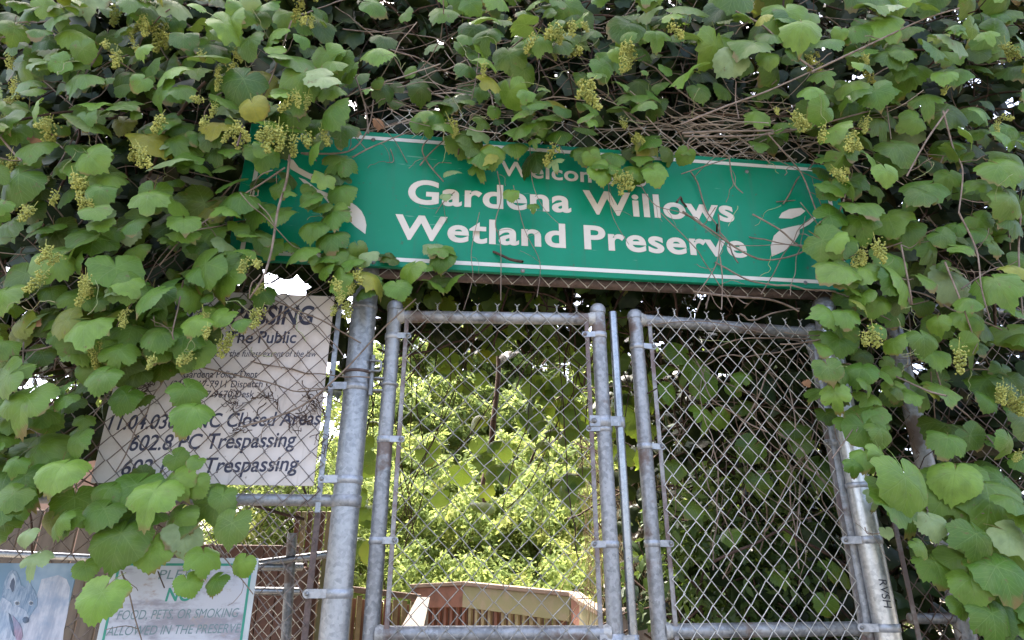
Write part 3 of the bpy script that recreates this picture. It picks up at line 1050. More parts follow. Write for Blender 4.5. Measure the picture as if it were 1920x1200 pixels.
for h in (hB + mg, hT - mg):
    mb.box(RF.pt((sL + sR) / 2, h, .0009), RF.ex * ((sR - sL) / 2 - mg + .0035), RF.n * .0003, Vector((0, 0, .0035)))
mb.build("green_border", M['gline'], rn)
lettering(RF, "PLEASE", (296, 1086), (392, 1084), 17, .0012, M['gtext'], rn, .15, .0)
lettering(RF, "NO", (309, 1127), (360, 1126), 24, .0012, M['gline'], rn, .15, .02)
lettering(RF, "FOOD, PETS, OR SMOKING", (218, 1162), (447, 1157), 17, .0012, M['gtext'], rn, .22, .0)
lettering(RF, "ALLOWED IN THE PRESERVE.", (198, 1192), (452, 1186), 17, .0012, M['gtext'], rn, .22, .0)

# ------------------------------------------------------------------ fence panels
fp = tag(empty("chain_link_panel", FENCE.pt(-1.2, 0)), "rusted chain link panel carrying the notices, left of the gate", "fence")
sa = FENCE.px(-120, 900)[0]
sb = FENCE.px(606, 850)[0]
wm = MB()
chainlink(wm, FENCE, sa, sb, .1, FENCE.px(560, 500)[1], .074, .080, .0017, .004, True)
wm.build("wire_mesh", M['wire_old'], fp)
mb = MB()
hr = FENCE.px(520, 936)[1]
mb.tube([FENCE.pt(sa, hr, -.024), FENCE.pt((sa + sb) / 2, hr, -.024), FENCE.pt(FENCE.px(640, 936)[0], hr, -.02)], .019, 16)
mb.build("middle_rail", M['galv_old'], fp)
mb = MB()
hb_ = FENCE.px(560, 500)[1]
s_t = FENCE.px(612, 800)[0]
mb.box(FENCE.pt(s_t, (hr + hb_) / 2 - .02, -.006), FENCE.ex * .009, FENCE.n * .003, Vector((0, 0, (hb_ - hr) / 2 + .02)), .001)
mb.build("tension_bar", M['galv'], fp)
mb = MB()
s_t = FENCE.px(586, 1050)[0]
mb.box(FENCE.pt(s_t, hr / 2, -.008), FENCE.ex * .010, FENCE.n * .003, Vector((0, 0, hr / 2 - .03)), .001)
mb.build("tension_bar", M['brown_rail'], fp)

# panel over the gate, behind the sign
op = tag(empty("chain_link_panel", FENCE.pt(0.2, 2.6)), "chain link strip with brown rail right behind the welcome sign", "fence")
OF = Frame(P(1040, 520, .0), R(6.6))
hb2 = OF.px(1040, 537)[1]
mb = MB()
s0_, s1_ = OF.px(690, 520)[0], OF.px(1560, 560)[0]
mb.tube([OF.pt(s0_, hb2 + .03, -.02), OF.pt(0, hb2 + .03, -.02), OF.pt(s1_, hb2 + .03, -.02)], .022, 14)
mb.build("top_rail", M['brown_rail'], op)
wm = MB()
chainlink(wm, OF, s0_, s1_, hb2 - .0, hb2 + .75, .072, .075, .0018, .008, True)
wm.build("wire_mesh", M['wire'], op)

# fence to the right of the gate
RFR = Frame(P(1700, 950, -.10), R(8))
r_p = tag(empty("chain_link_panel", RFR.pt(0.3, 0)), "dark chain link panel overgrown by vine, right of the gate", "fence")
wm = MB()
chainlink(wm, RFR, RFR.px(1675, 1000)[0], RFR.px(2080, 1000)[0], .1, 2.75, .072, .078, .0018, .0, True)
wm.build("wire_mesh", M['wire_old'], r_p)
mb = MB()
sb_ = RFR.px(1690, 1050)[0]
mb.box(RFR.pt(sb_, 1.45, .006), RFR.ex * .0085, RFR.n * .003, Vector((0, 0, 1.25)), .001)
mb.build("tension_bar", M['bar'], r_p)
mb = MB()
mb.tube([RFR.pt(sb_, RFR.px(1780, 1160)[1], -.02), RFR.pt(sb_ + .5, RFR.px(1780, 1160)[1], -.02), RFR.pt(sb_ + 1.4, RFR.px(1780, 1160)[1], -.02)], .018, 14)
mb.tube([RFR.pt(sb_, 2.6, -.02), RFR.pt(sb_ + .5, 2.6, -.02), RFR.pt(sb_ + 1.4, 2.6, -.02)], .018, 14)
mb.build("rail", M['galv_old'], r_p)

# scrawl on the right post, wrapped round the pipe
me = text_geo("RVSH", 0.1, .004)
import bmesh
bm = bmesh.new()
bm.from_mesh(me)
bmesh.ops.triangulate(bm, faces=bm.faces)
bmesh.ops.subdivide_edges(bm, edges=bm.edges, cuts=5, use_grid_fill=True)
bm.to_mesh(me)
bm.free()
k = len(me.vertices)
co = np.empty(k * 3); me.vertices.foreach_get("co", co); co = co.reshape(-1, 3)
wtx = co[:, 0].max() - co[:, 0].min()
zt_, zb_ = P(1650, 1086).z, P(1660, 1140).z
L = zt_ - zb_
hgt = .026
front = math.atan2(-(rpy), -(rpx)) 
vs = []
for x, y, _ in co:
    zz = zt_ - (x - co[:, 0].min()) / wtx * L
    a = front + .12 + (y / .7) * (hgt / .0405)
    vs.append((rpx + .0409 * math.cos(a), rpy + .0409 * math.sin(a), zz))
me.vertices.foreach_set("co", np.array(vs).ravel()); me.update()
link_mesh("marker_scrawl", me, M['caulk'], RP)

# ------------------------------------------------------------------ boardwalk behind the gate
def wood_rail(name, label, pts, depth_w, board, board_mat, cap_w=.09, npk=0, drop=1.0, picket='picket', cap_mat='woodcap', posts=()):
    """pts: world points on the cap's front edge, from left to right"""
    t = tag(empty(name, (pts[0].x, pts[0].y, 0)), label, "railing")
    for i in range(len(pts) - 1):
        a, b = pts[i], pts[i + 1]
        ax = (b - a) / 2
        hz_ = Vector((-(b - a).y, (b - a).x, 0)).normalized()
        up = hz_.cross(ax.normalized()) * -1
        if up.z < 0: up = -up
        mb = MB()
        mb.box((a + b) / 2 + hz_ * cap_w / 2, ax, hz_ * cap_w / 2, up * .017, .004)
        mb.build("cap", M[cap_mat], t)
        if board:
            mb = MB()
            mb.box((a + b) / 2 + hz_ * .035 - up * (.019 + board / 2), ax * .998, hz_ * .017, up * (board / 2), .003)
            mb.build("face_board", M[board_mat[i]], t)
        if npk:
            m_ = max(2, int((b - a).length / npk))
            for k in range(m_):
                q = a + (b - a) * ((k + .5) / m_) + hz_ * .075
                mb = MB()
                zt = q.z - .03
                zb = max(0.02, zt - drop)
                hx = ax.normalized(); hx.z = 0; hx.normalize()
                mb.box((q.x, q.y, (zt + zb) / 2), hx * min(.017, npk * .27), hz_ * .014, Vector((0, 0, (zt - zb) / 2)), .003)
                mb.build("picket", M['redwood' if (k % 9 == 4 or board_mat and board_mat[i] == 'redwood') else picket], t)
        if npk:                                         # added dark slat row standing in for the shade in the gaps
            mb = MB()
            hx = (b - a).normalized(); hx.z = 0; hx.normalize()
            m_ = max(2, int((b - a).length / npk))
            for k in range(m_):
                q = a + (b - a) * (k / m_) + hz_ * .13
                zt = q.z - .05
                mb.box((q.x, q.y, (zt + max(.02, zt - drop)) / 2), hx * npk * .36, hz_ * .010, Vector((0, 0, (zt - max(.02, zt - drop)) / 2)))
            mb.build("gap_shade_slats", M['darkwood'], t)
    return t


wood_rail("boardwalk_railing", "mossy wooden railing with red boards on the far boardwalk",
          [PX(768, 1099, 6.6), PX(866, 1094, 6.1), PX(1066, 1114, 5.3), PX(1082, 1126, 5.0)], .1, .17, ['redwood', 'mosswood', 'redwood'], npk=.078)
wood_rail("boardwalk_railing", "low tan picket railing beside the left gate post",
          [PX(560, 1095, 4.3), PX(655, 1104, 4.3), PX(790, 1120, 4.5)], .1, 0, [], npk=.055)
hd = tag(empty("handrail", PX(790, 1120, 4.3)), "sunlit sloping plank handrail coming down towards the gate", "railing")
mb = MB()
a0, a1, b1, b0 = PX(783, 1119, 4.4), PX(806, 1120, 4.4), PX(792, 1186, 3.6), PX(747, 1186, 3.6)
mb.prism([a0, a1, b1, b0], (0, .01, -.035))
mb.build("cap", M['sunplank'], hd)
mb = MB()
mb.prism([a1 + Vector((-.005, 0, -.036)), b1 + Vector((-.01, 0, -.036)), b1 + Vector((-.01, 0, -.15)), a1 + Vector((-.005, 0, -.15))], (-.03, 0, 0))
mb.build("side_board", M['plank'], hd)
mb = MB()
mb.box(b1 + Vector((-.05, .05, -.55)), (.045, 0, 0), (0, .045, 0), (0, 0, .49), .004)
mb.build("rail_post", M['redwood'], hd)
wood_rail("boardwalk_railing", "grey wooden rail sloping down behind the gate gap",
          [PX(1082, 1128, 4.95), PX(1120, 1150, 4.6)], .1, .2, ['mosswood'])
wood_rail("ramp_railing", "weathered grey ramp rail low behind the right gate leaf",
          [PX(1150, 1145, 3.9), PX(1275, 1188, 3.5), PX(1330, 1206, 3.3)], .1, .14, ['plank', 'plank'], cap_mat='plank')
# deck
mb = MB()
mb.box((-.2, 6.0, .42), (2.2, 0, 0), (0, 2.4, 0), (0, 0, .03), .004)
tag(mb.build("boardwalk", M['plank']), kind="structure")

# ------------------------------------------------------------------ yard behind the left panel
yb = tag(empty("plank_fence", PX(60, 1000, 4.2)), "grey tan plank fence behind the left chain link", "fence")
for k in range(17):
    x = -3.9 + k * .118
    mb = MB()
    mb.box((x, 4.2 + rng.normal(0, .004), .97), (.054, 0, 0), (0, .009, 0), (0, 0, .97 + rng.normal(0, .008)), .003)
    mb.build("plank", M['plank'], yb)
st = tag(empty("pipe_barrier", PX(80, 1040, 3.1)), "pale horizontal pipes in the yard behind the coyote picture", "barrier")
mb = MB()
mb.tube([PX(-200, 1030, 3.2), PX(0, 1038, 3.1), PX(200, 1048, 3.0)], .016, 12)
mb.build("pipe", M['bright'], st)
mb = MB()
mb.tube([PX(-200, 836, 3.2), PX(0, 850, 3.2), PX(130, 862, 3.2)], .016, 12)
mb.build("pipe", M['bright'], st)
mb = MB()
mb.tube([PX(-20, 800, 3.25), PX(-60, 1250, 3.25)], .025, 12)
mb.build("upright", M['galv_old'], st)
s2 = tag(empty("pipe_barrier", PX(540, 1050, 3.0)), "stacked galvanised pipes beside the left gate post", "barrier")
for (a, b) in (((440, 1062), (612, 1040)), ((470, 1063), (566, 1063)), ((440, 1108), (560, 1109))):
    mb = MB()
    p_, q_ = PX(*a, 3.0), PX(*b, 3.15)
    mb.tube([p_, (p_ + q_) / 2, q_], .017, 12)
    mb.build("pipe", M['bright'], s2)
mb = MB(); mb.tube([PX(548, 1000, 3.1), PX(530, 1300, 3.1)], .022, 12)
mb.build("upright", M['galv_old'], s2)
bf = tag(empty("chain_link_panel", PX(500, 980, 3.3)), "fine rusty chain link standing behind the stacked pipes", "fence")
BF = Frame((PX(500, 980, 3.3)), R(0))
wm = MB()
chainlink(wm, BF, BF.px(330, 980)[0], BF.px(612, 980)[0], .1, BF.px(540, 930)[1] + .3, .06, .062, .0014, .0, True, 4)
wm.build("wire_mesh", M['wire_mid'], bf)
pk = tag(empty("picket_fence", PX(600, 1050, 3.9)), "narrow dark picket fence seen past the left gate post", "fence")
for k in range(9):
    mb = MB()
    q = PX(548 + k * 12, 1060, 3.9)
    mb.box((q.x, q.y, .95), (.012, 0, 0), (0, .012, 0), (0, 0, .95), .002)
    mb.build("picket", M['mosswood' if k % 2 else 'darkwood'], pk)
sh = tag(empty("shed", PX(300, 800, 6.5)), "pink stucco shed glimpsed through the vines on the left", "building")
mb = MB()
mb.box((-5.1, 7.6, 1.4), (1.1, 0, 0), (0, 1.0, 0), (0, 0, 1.4), .01)
mb.build("wall", M['stucco'], sh)
mb = MB()
mb.prism([(-6.4, 6.4, 2.8), (-3.8, 6.4, 2.8), (-3.8, 6.4, 2.9), (-5.1, 6.4, 3.4), (-6.4, 6.4, 2.9)], (0, 2.4, 0))
mb.build("roof", M['darkwood'], sh)
db = tag(empty("wooden_bin", PX(500, 1000, 3.6)), "dark red brown wooden bin behind the stacked pipes", "bin")
mb = MB()
q = PX(470, 1000, 3.6)
for k in range(6):
    mb.box((q.x - .22 + k * .088, q.y, .85), (.042, 0, 0), (0, .012, 0), (0, 0, .85 + rng.normal(0, .006)), .003)
mb.build("front_boards", M['darkwood'], db)
mb = MB()
mb.box((q.x, q.y + .22, .8), (.26, 0, 0), (0, .2, 0), (0, 0, .8), .004)
mb.build("bin_body", M['darkwood'], db)

# ------------------------------------------------------------------ vines at the front
FR = []          # (vine key, u0, v0, u1, v1, layers, leaf px, depth min, depth max)
A_ = FR.append
A_(("L", -60, -60, 640, 120, 2.3, 62, .05, .42))
A_(("L", -60, 120, 640, 240, 2.3, 66, .05, .40))
A_(("L", -60, 240, 450, 380, 2.2, 68, .05, .38))
A_(("L", -60, 380, 440, 500, 1.9, 68, .05, .36))
A_(("L", 440, 205, 640, 290, 1.7, 58, .12, .34))
A_(("L", 425, 290, 500, 490, 1.25, 56, .10, .28))
A_(("L", 495, 335, 640, 480, 1.45, 54, .11, .26))
A_(("L", -60, 500, 420, 570, 1.9, 68, .05, .32))
A_(("L", 420, 490, 500, 560, 1.0, 56, .05, .2))
A_(("L", 590, 470, 700, 580, 1.5, 50, .10, .22))
A_(("L", 690, 470, 860, 545, 1.1, 52, .06, .2))
A_(("L", -60, 570, 300, 680, 1.7, 66, .05, .30))
A_(("L", 300, 560, 420, 665, 1.7, 56, .06, .22))
A_(("L", 420, 560, 470, 620, .8, 46, .06, .2))
A_(("L", -60, 680, 190, 780, 1.3, 70, .05, .30))
A_(("L", 190, 680, 310, 760, 1.2, 62, .05, .2))
A_(("L", -60, 780, 160, 880, 1.5, 64, .03, .22))
A_(("L", 170, 540, 320, 720, 1.6, 60, .06, .24))
A_(("L", 290, 900, 420, 970, 1.1, 60, .05, .2))
A_(("L", -60, 870, 200, 1000, 1.9, 74, .05, .28))
A_(("L", 150, 920, 360, 1025, 1.7, 80, .05, .22))
A_(("M", 640, -60, 880, 40, .8, 56, .05, .3))
A_(("M", 640, 40, 740, 240, .45, 52, .05, .3))
A_(("M", 740, 60, 870, 230, .3, 46, .0, .2))
A_(("M", 870, -60, 1280, 100, 1.9, 54, .05, .42))
A_(("M", 870, 100, 1250, 230, 1.35, 52, .05, .38))
A_(("M", 780, 190, 910, 270, 1.3, 52, .12, .30))
A_(("M", 880, 235, 970, 305, 1.3, 46, .10, .22))
A_(("M", 960, 200, 1120, 300, 1.3, 48, .10, .28))
A_(("M", 1100, 270, 1240, 345, 1.2, 46, .10, .22))
A_(("M", 1180, 230, 1300, 300, .5, 46, .10, .2))
A_(("R", 1280, -60, 1980, 120, 2.1, 62, .05, .42))
A_(("R", 1280, 120, 1480, 230, .8, 58, .05, .35))
A_(("R", 1480, 120, 1980, 260, 1.7, 64, .05, .40))
A_(("R", 1300, 220, 1520, 300, .35, 50, .05, .25))
A_(("R", 1535, 260, 1640, 540, 1.9, 62, .13, .32))
A_(("R", 1640, 260, 1980, 540, 1.7, 68, .05, .38))
A_(("R", 1580, 520, 1980, 640, 1.6, 66, .05, .34))
A_(("R", 1545, 600, 1690, 860, 1.5, 56, .08, .30))
A_(("R", 1690, 640, 1980, 780, 1.2, 64, .05, .30))
A_(("R", 1760, 780, 1980, 880, .9, 70, .05, .30))
A_(("R", 1660, 880, 1980, 1010, 1.2, 92, .08, .40))
A_(("R", 1740, 1010, 1980, 1260, 1.5, 84, .08, .36))

V = {"L": Vine(), "M": Vine(), "R": Vine()}


def px_size(px, p):
    return px / F * proj(p)[2]


for key, u0, v0, u1, v1, lay, lpxl, d0, d1 in FR:
    area = (u1 - u0) * (v1 - v0)
    lpxl *= .9 if v0 < 860 else .96
    lay *= .92
    n = int(lay * area / (lpxl * lpxl * .62) + .5)
    for _ in range(n):
        u, v = rng.uniform(u0, u1), rng.uniform(v0, v1)
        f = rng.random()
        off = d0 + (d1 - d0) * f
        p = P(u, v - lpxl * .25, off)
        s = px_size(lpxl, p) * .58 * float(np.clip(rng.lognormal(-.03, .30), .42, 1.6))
        tn = tint(0.0 + .3 * f, .5 + .5 * f, .035, .07 * f)  # shade between leaves put into the tint: deeper ones darker
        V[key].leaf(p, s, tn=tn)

HAND = [("L", 290, 920, 104, 8), ("L", 228, 1000, 112, 5), ("L", 285, 1020, 92, -10), ("L", 192, 1110, 100, 10), ("L", 118, 872, 94, 5), ("L", 48, 890, 90, -25),
        ("L", 206, 915, 68, 20), ("L", 436, 980, 82, 5), ("L", 382, 1038, 68, -15), ("L", 457, 1052, 48, 12), ("L", 408, 1085, 52, 20), ("L", 352, 1090, 56, -30),
        ("L", 418, 928, 56, 0), ("L", 364, 900, 58, -5), ("L", 330, 858, 50, -60), ("L", 368, 864, 38, 20), ("L", 28, 955, 70, 0), ("L", 113, 970, 54, 10),
        ("L", 68, 1042, 56, 0), ("L", 50, 1000, 42, 0), ("L", 332, 965, 86, 10), ("L", 50, 742, 112, 5), ("L", 350, 728, 76, -50), ("L", 362, 764, 82, 10),
        ("L", 195, 700, 72, 10), ("L", 236, 740, 66, 20), ("L", 224, 655, 72, 5), ("L", 148, 652, 72, -30), ("L", 117, 620, 62, -10), ("L", 150, 552, 80, 5),
        ("L", 288, 550, 90, 30), ("L", 96, 540, 54, -30), ("L", 372, 600, 62, 20), ("L", 340, 615, 66, -10), ("L", 300, 620, 70, 10), ("L", 420, 590, 56, 25), ("L", 452, 600, 40, -20), ("L", 382, 500, 80, -35), ("L", 400, 432, 76, 20), ("L", 345, 412, 66, -20),
        ("L", 252, 465, 62, -20), ("L", 300, 655, 60, 10), ("L", 345, 650, 64, -20), ("L", 160, 1060, 54, -30),
        ("L", 640, 350, 62, 5), ("L", 625, 395, 68, -8), ("L", 640, 300, 70, 40), ("L", 530, 395, 66, 25), ("L", 590, 420, 64, 10), ("L", 622, 440, 70, -5), ("L", 490, 385, 70, 25), ("L", 655, 468, 66, -30), ("L", 555, 230, 66, 30), ("L", 598, 225, 72, 0),
        ("L", 770, 500, 62, 40), ("L", 830, 480, 56, 10), ("L", 812, 460, 44, 0), ("L", 745, 535, 58, -20), ("L", 690, 475, 44, 0), ("L", 640, 530, 50, 0),
        ("M", 860, 260, 62, -20), ("M", 905, 285, 60, 20), ("M", 925, 282, 50, 0), ("M", 850, 320, 40, 60), ("M", 895, 310, 46, -20), ("M", 1000, 235, 60, -30), ("M", 1050, 245, 56, 20), ("M", 965, 270, 54, -10),
        ("M", 1040, 300, 38, 0), ("M", 1090, 280, 50, 10), ("M", 1125, 320, 52, -10), ("M", 1150, 290, 54, 20), ("M", 1195, 315, 54, 5), ("M", 1170, 325, 46, -25), ("M", 1220, 310, 44, 30), ("M", 958, 360, 34, 0), ("M", 1000, 384, 26, 0), ("M", 835, 365, 24, 0),
        ("M", 955, 100, 70, -10), ("M", 915, 60, 60, 20), ("M", 1190, 40, 92, 40), ("M", 1150, 100, 70, 0), ("M", 1230, 60, 64, 0), ("M", 1010, 70, 60, 0), ("M", 712, 90, 72, 30), ("M", 650, 130, 56, 0),
        ("R", 1813, 930, 112, 12), ("R", 1697, 935, 96, -15), ("R", 1747, 975, 66, 0), ("R", 1790, 885, 96, 30), ("R", 1752, 1052, 80, 0), ("R", 1880, 900, 86, 45), ("R", 1905, 980, 84, 10), ("R", 1830, 1000, 90, 10), ("R", 1777, 820, 74, 30),
        ("R", 1640, 928, 42, 0), ("R", 1662, 996, 28, 0), ("R", 1723, 1020, 44, -25), ("R", 1820, 1085, 84, 10), ("R", 1875, 1075, 80, 0), ("R", 1860, 1150, 90, 5), ("R", 1800, 1130, 50, 0),
        ("R", 1583, 585, 62, 5), ("R", 1573, 635, 68, 10), ("R", 1552, 688, 62, -5), ("R", 1615, 690, 66, 35), ("R", 1565, 735, 58, 5), ("R", 1628, 740, 58, 30), ("R", 1678, 722, 48, 10), ("R", 1670, 480, 80, 10), ("R", 1612, 535, 58, 10),
        ("R", 1693, 420, 82, 30), ("R", 1612, 410, 76, 0), ("R", 1590, 790, 56, 0), ("R", 1620, 850, 52, 20), ("R", 1600, 870, 40, 0), ("R", 1650, 850, 56, 10), ("R", 1648, 560, 56, 30), ("R", 1730, 630, 62, 0), ("R", 1810, 590, 66, -10), ("R", 1750, 660, 64, 10), ("R", 1650, 805, 58, -10),
        ("R", 1640, 170, 72, 0), ("R", 1590, 190, 76, 10), ("R", 1700, 130, 92, 60), ("R", 1545, 75, 74, -20), ("R", 1600, 50, 66, 10), ("R", 1665, 50, 74, 0), ("R", 1790, 130, 72, 20), ("R", 1735, 180, 66, 10), ("R", 1890, 290, 76, 10), ("R", 1840, 340, 72, 0), ("R", 1395, 110, 56, 0), ("R", 1440, 105, 46, 0), ("R", 1350, 70, 62, 20)]
PALE = {(1640, 928), (1662, 996), (50, 1000), (850, 320), (1040, 300), (690, 475), (812, 460), (1747, 975), (835, 365), (68, 1042)}
for key, u, v, s, roll in HAND:
    off = rng.uniform(.16, .36) if key != "L" or u < 480 else rng.uniform(.14, .22)
    if 770 < u < 1260 and v > 230: off = rng.uniform(.12, .2)
    p = P(u, v, off)
    tp = T_HI[rng.integers(len(T_HI))]
    n = (rng.normal(0, .22), -.85, .52 + rng.normal(0, .2))
    tn = (rng.uniform(.35, .95), rng.uniform(0, .1), .75 if (u, v) in PALE else 0.0)
    V[key].leaf(p, px_size(s, p) * .56, tp, -roll, tn=tn, face=n)

# flower clusters
FLW = {"L": [(30, 160), (15, 230), (20, 300), (95, 245), (215, 25), (300, 50), (305, 70), (270, 40), (225, 105), (150, 360), (160, 385), (140, 340), (255, 270), (265, 285), (430, 125), (410, 135), (450, 255), (445, 240), (515, 5), (565, 15), (568, 40), (500, 255), (525, 250), (575, 268), (75, 400), (65, 350), (130, 500), (120, 490), (165, 525), (170, 545), (235, 590), (185, 680), (290, 680), (355, 680), (380, 600), (380, 625), (415, 645), (490, 590), (470, 500), (670, 520), (665, 540), (640, 560), (655, 575), (20, 110), (560, 185), (410, 205), (300, 230), (15, 390), (90, 520)],
       "M": [(845, 235), (850, 250), (1040, 60), (1055, 110), (1000, 75), (1110, 165), (1105, 185), (1190, 110), (1185, 135), (1180, 90), (1070, 55), (1260, 55), (1165, 235), (1170, 340), (1155, 345), (915, 130), (1048, 280), (960, 50)],
       "R": [(1530, 110), (1540, 130), (1615, 115), (1612, 135), (1490, 225), (1500, 235), (1530, 235), (1535, 250), (1615, 240), (1595, 265), (1590, 280), (1570, 330), (1590, 325), (1770, 175), (1640, 460), (1610, 480), (1900, 740), (1895, 760), (1910, 860), (1790, 660), (1640, 625), (1560, 330), (1870, 230), (1880, 90), (1450, 40)]}
for k_, lst in FLW.items():
    for (u, v) in lst:
        p = P(u + rng.normal(0, 4), v - 12, rng.uniform(.2, .42) if not (640 < u < 1300 and v > 200) else .2)
        for _ in range(int(rng.integers(0, 3))):
            V[k_].fl.append((p + Vector((rng.normal(0, .025), rng.normal(0, .02), rng.normal(0, .03))), int(rng.integers(6)), rng.uniform(.4, .75)))
        V[k_].fl.append((p, int(rng.integers(6)), float(np.clip(rng.lognormal(-.32, .30), .36, 1.0)) * (.75 if 300 < u < 520 and 560 < v < 700 else 1)))

# canes and twigs seen in front (photo points, offset, radius)
CANES = {"L": [([(545, 40), (525, 95), (510, 140), (485, 190), (460, 205)], .33, .0035), ([(545, 290), (535, 340), (522, 395), (508, 470), (495, 520), (470, 560)], .26, .0048), ([(535, 310), (490, 345), (460, 362), (430, 385)], .22, .0034),
               ([(165, 60), (140, 110), (125, 180)], .2, .004), ([(190, 85), (150, 150), (120, 190)], .2, .004), ([(345, 525), (335, 570), (325, 620), (330, 640)], .26, .003), ([(455, 640), (560, 560), (600, 540)], .03, .003),
               ([(455, 800), (560, 765), (640, 700), (720, 615), (780, 560)], .05, .0034), ([(380, 690), (500, 720), (560, 735), (640, 720)], .03, .003), ([(690, 250), (685, 200), (660, 130)], .15, .004),
               ([(565, 288), (655, 285), (690, 240), (700, 190)], .16, .0036), ([(660, 293), (700, 275), (780, 240)], .15, .0032), ([(228, 1075), (240, 1110), (255, 1160), (265, 1200)], .06, .0025), ([(400, 1020), (440, 1065), (475, 1112)], .06, .0022),
               ([(45, 800), (42, 720), (45, 640)], .2, .003), ([(0, 660), (90, 650), (170, 600)], .2, .003), ([(430, 385), (350, 440), (300, 500)], .2, .003), ([(310, 180), (250, 130), (200, 100)], .2, .003), ([(20, 870), (130, 830), (210, 730)], .1, .0025),
               ([(545, 240), (556, 200), (550, 150)], .3, .003), ([(0, 255), (25, 285), (40, 300)], .3, .004)],
         "M": [([(640, 55), (720, 60), (780, 40)], .05, .003), ([(900, 95), (890, 160), (880, 200)], .2, .002), ([(830, 340), (800, 300), (795, 270), (845, 230)], .1, .003), ([(995, 260), (998, 340), (1020, 390), (1050, 420)], .115, .0015), ([(935, 320), (938, 370), (930, 420), (940, 460), (938, 560)], .115, .0022),
               ([(960, 350), (985, 430), (1010, 490), (1005, 560)], .115, .0016), ([(1140, 320), (1150, 400), (1180, 460)], .115, .0015), ([(855, 360), (830, 380), (815, 400)], .1, .0018), ([(790, 310), (805, 285), (850, 250), (880, 240)], .1, .003), ([(730, 270), (740, 300), (725, 305)], .1, .002), ([(900, 400), (880, 470), (885, 520), (870, 580)], .115, .0014), ([(1200, 350), (1230, 385), (1290, 400), (1370, 470)], .125, .002)],
         "R": [([(1280, 235), (1360, 200), (1440, 170), (1520, 135)], .34, .0042), ([(1520, 135), (1630, 85), (1730, 40), (1800, 15)], .36, .0042), ([(1525, 130), (1480, 95), (1430, 50), (1380, 20)], .36, .0046), ([(1280, 250), (1350, 247), (1420, 248), (1520, 242)], .2, .005), ([(1280, 255), (1400, 252), (1500, 238), (1640, 205), (1710, 190)], .2, .0045),
               ([(1440, 250), (1480, 295), (1505, 330), (1530, 400)], .2, .0035), ([(1280, 395), (1330, 430), (1390, 470), (1440, 487), (1500, 475), (1535, 445), (1560, 390)], .15, .0042), ([(1410, 400), (1460, 430), (1520, 470), (1640, 470), (1760, 430)], .16, .0036), ([(1365, 290), (1375, 340), (1390, 362)], .14, .003), ([(1280, 325), (1350, 300), (1420, 285), (1520, 330), (1560, 345)], .15, .0022),
               ([(1345, 400), (1350, 450), (1340, 500), (1300, 560)], .15, .0026), ([(1350, 480), (1355, 520), (1352, 580)], .15, .0028), ([(1300, 545), (1360, 555), (1440, 560), (1480, 575), (1500, 585)], .05, .005), ([(1770, 210), (1790, 280), (1805, 320), (1800, 400)], .3, .004), ([(1775, 205), (1740, 260), (1700, 330)], .3, .004), ([(1800, 400), (1830, 470), (1840, 540), (1855, 600)], .3, .0036),
               ([(1770, 490), (1800, 560), (1820, 620)], .3, .0036), ([(1625, 860), (1680, 920), (1700, 960)], .2, .0026), ([(1560, 860), (1590, 820), (1610, 790)], .25, .0024), ([(1915, 400), (1910, 480), (1918, 600)], .3, .004), ([(1540, 460), (1580, 380), (1600, 300)], .2, .004), ([(1660, 190), (1668, 260)], .25, .0024), ([(1620, 990), (1630, 1000), (1660, 995)], .2, .002), ([(1750, 930), (1800, 960), (1860, 955)], .22, .0036), ([(1380, 155), (1382, 190), (1388, 220)], .3, .003), ([(1690, 520), (1710, 570), (1690, 460)], .3, .0044), ([(1800, 540), (1870, 500), (1920, 520)], .25, .003), ([(1500, 380), (1560, 450), (1580, 480)], .18, .002), ([(1210, 610), (1330, 603), (1480, 640), (1560, 650)], .02, .002)]}
for k_, lst in CANES.items():
    for pts, off, r in lst:
        q = smooth([P(u + rng.normal(0, 1.5), v + rng.normal(0, 1.5), off + rng.normal(0, .015)) for u, v in pts], 5)
        V[k_].stem.tube(q, r, 6, True, r * .7)
        for _ in range(2):
            b = q[int(rng.integers(len(q)))]
            V[k_].stem.tube(wander(b, (rng.normal(0, 1), -.2, rng.normal(-.3, .7)), 5, .018, .3), r * .45, 4, False)

# random young canes and tendrils
for key, (u0, u1, v0, v1, n) in {"L": (0, 620, 0, 680, 70), "M": (660, 1290, 0, 260, 60), "R": (1290, 1920, 0, 700, 95)}.items():
    for _ in range(n):
        p = P(rng.uniform(u0, u1), rng.uniform(v0, v1), rng.uniform(-.1, .12))
        V[key].stem.tube(smooth(wander(p, (rng.normal(0, 1), rng.normal(0, .25), rng.normal(-.2, .8)), 9, .05, .16), 2), rng.uniform(.0012, .0034), 5, False)
    for _ in range(n // 3):
        p = P(rng.uniform(u0, u1), rng.uniform(v0, v1), rng.uniform(.2, .42))
        V[key].green.tube(smooth(wander(p, (rng.normal(0, 1), rng.normal(0, .25), rng.normal(-.3, .6)), 8, .016, .45), 2), .0009, 4, False)

V["L"].finish("grape_vine", "left grape vine with yellow flower clusters, hanging over the trespassing notice", loc=(-1.5, 2.0, 0))
V["M"].finish("grape_vine", "grape vine drooping over the middle of the green sign", loc=(.1, 2.1, 2.6))
V["R"].finish("grape_vine", "right grape vine climbing over the gate's right post", loc=(1.4, 2.2, 0))

# ------------------------------------------------------------------ the thick old vine behind
HOLES = [(478, 500, 600, 562), (700, 545, 735, 575), (340, 390, 372, 425), (295, 405, 318, 440), (12, 490, 60, 520), (645, 175, 690, 212), (205, 135, 225, 150), (528, 165, 548, 190), (60, 270, 78, 290), (370, 525, 400, 545), (1875, 100, 1895, 150), (990, 155, 1010, 175), (825, 80, 840, 100), (1700, 300, 1712, 312), (425, 490, 450, 505)]


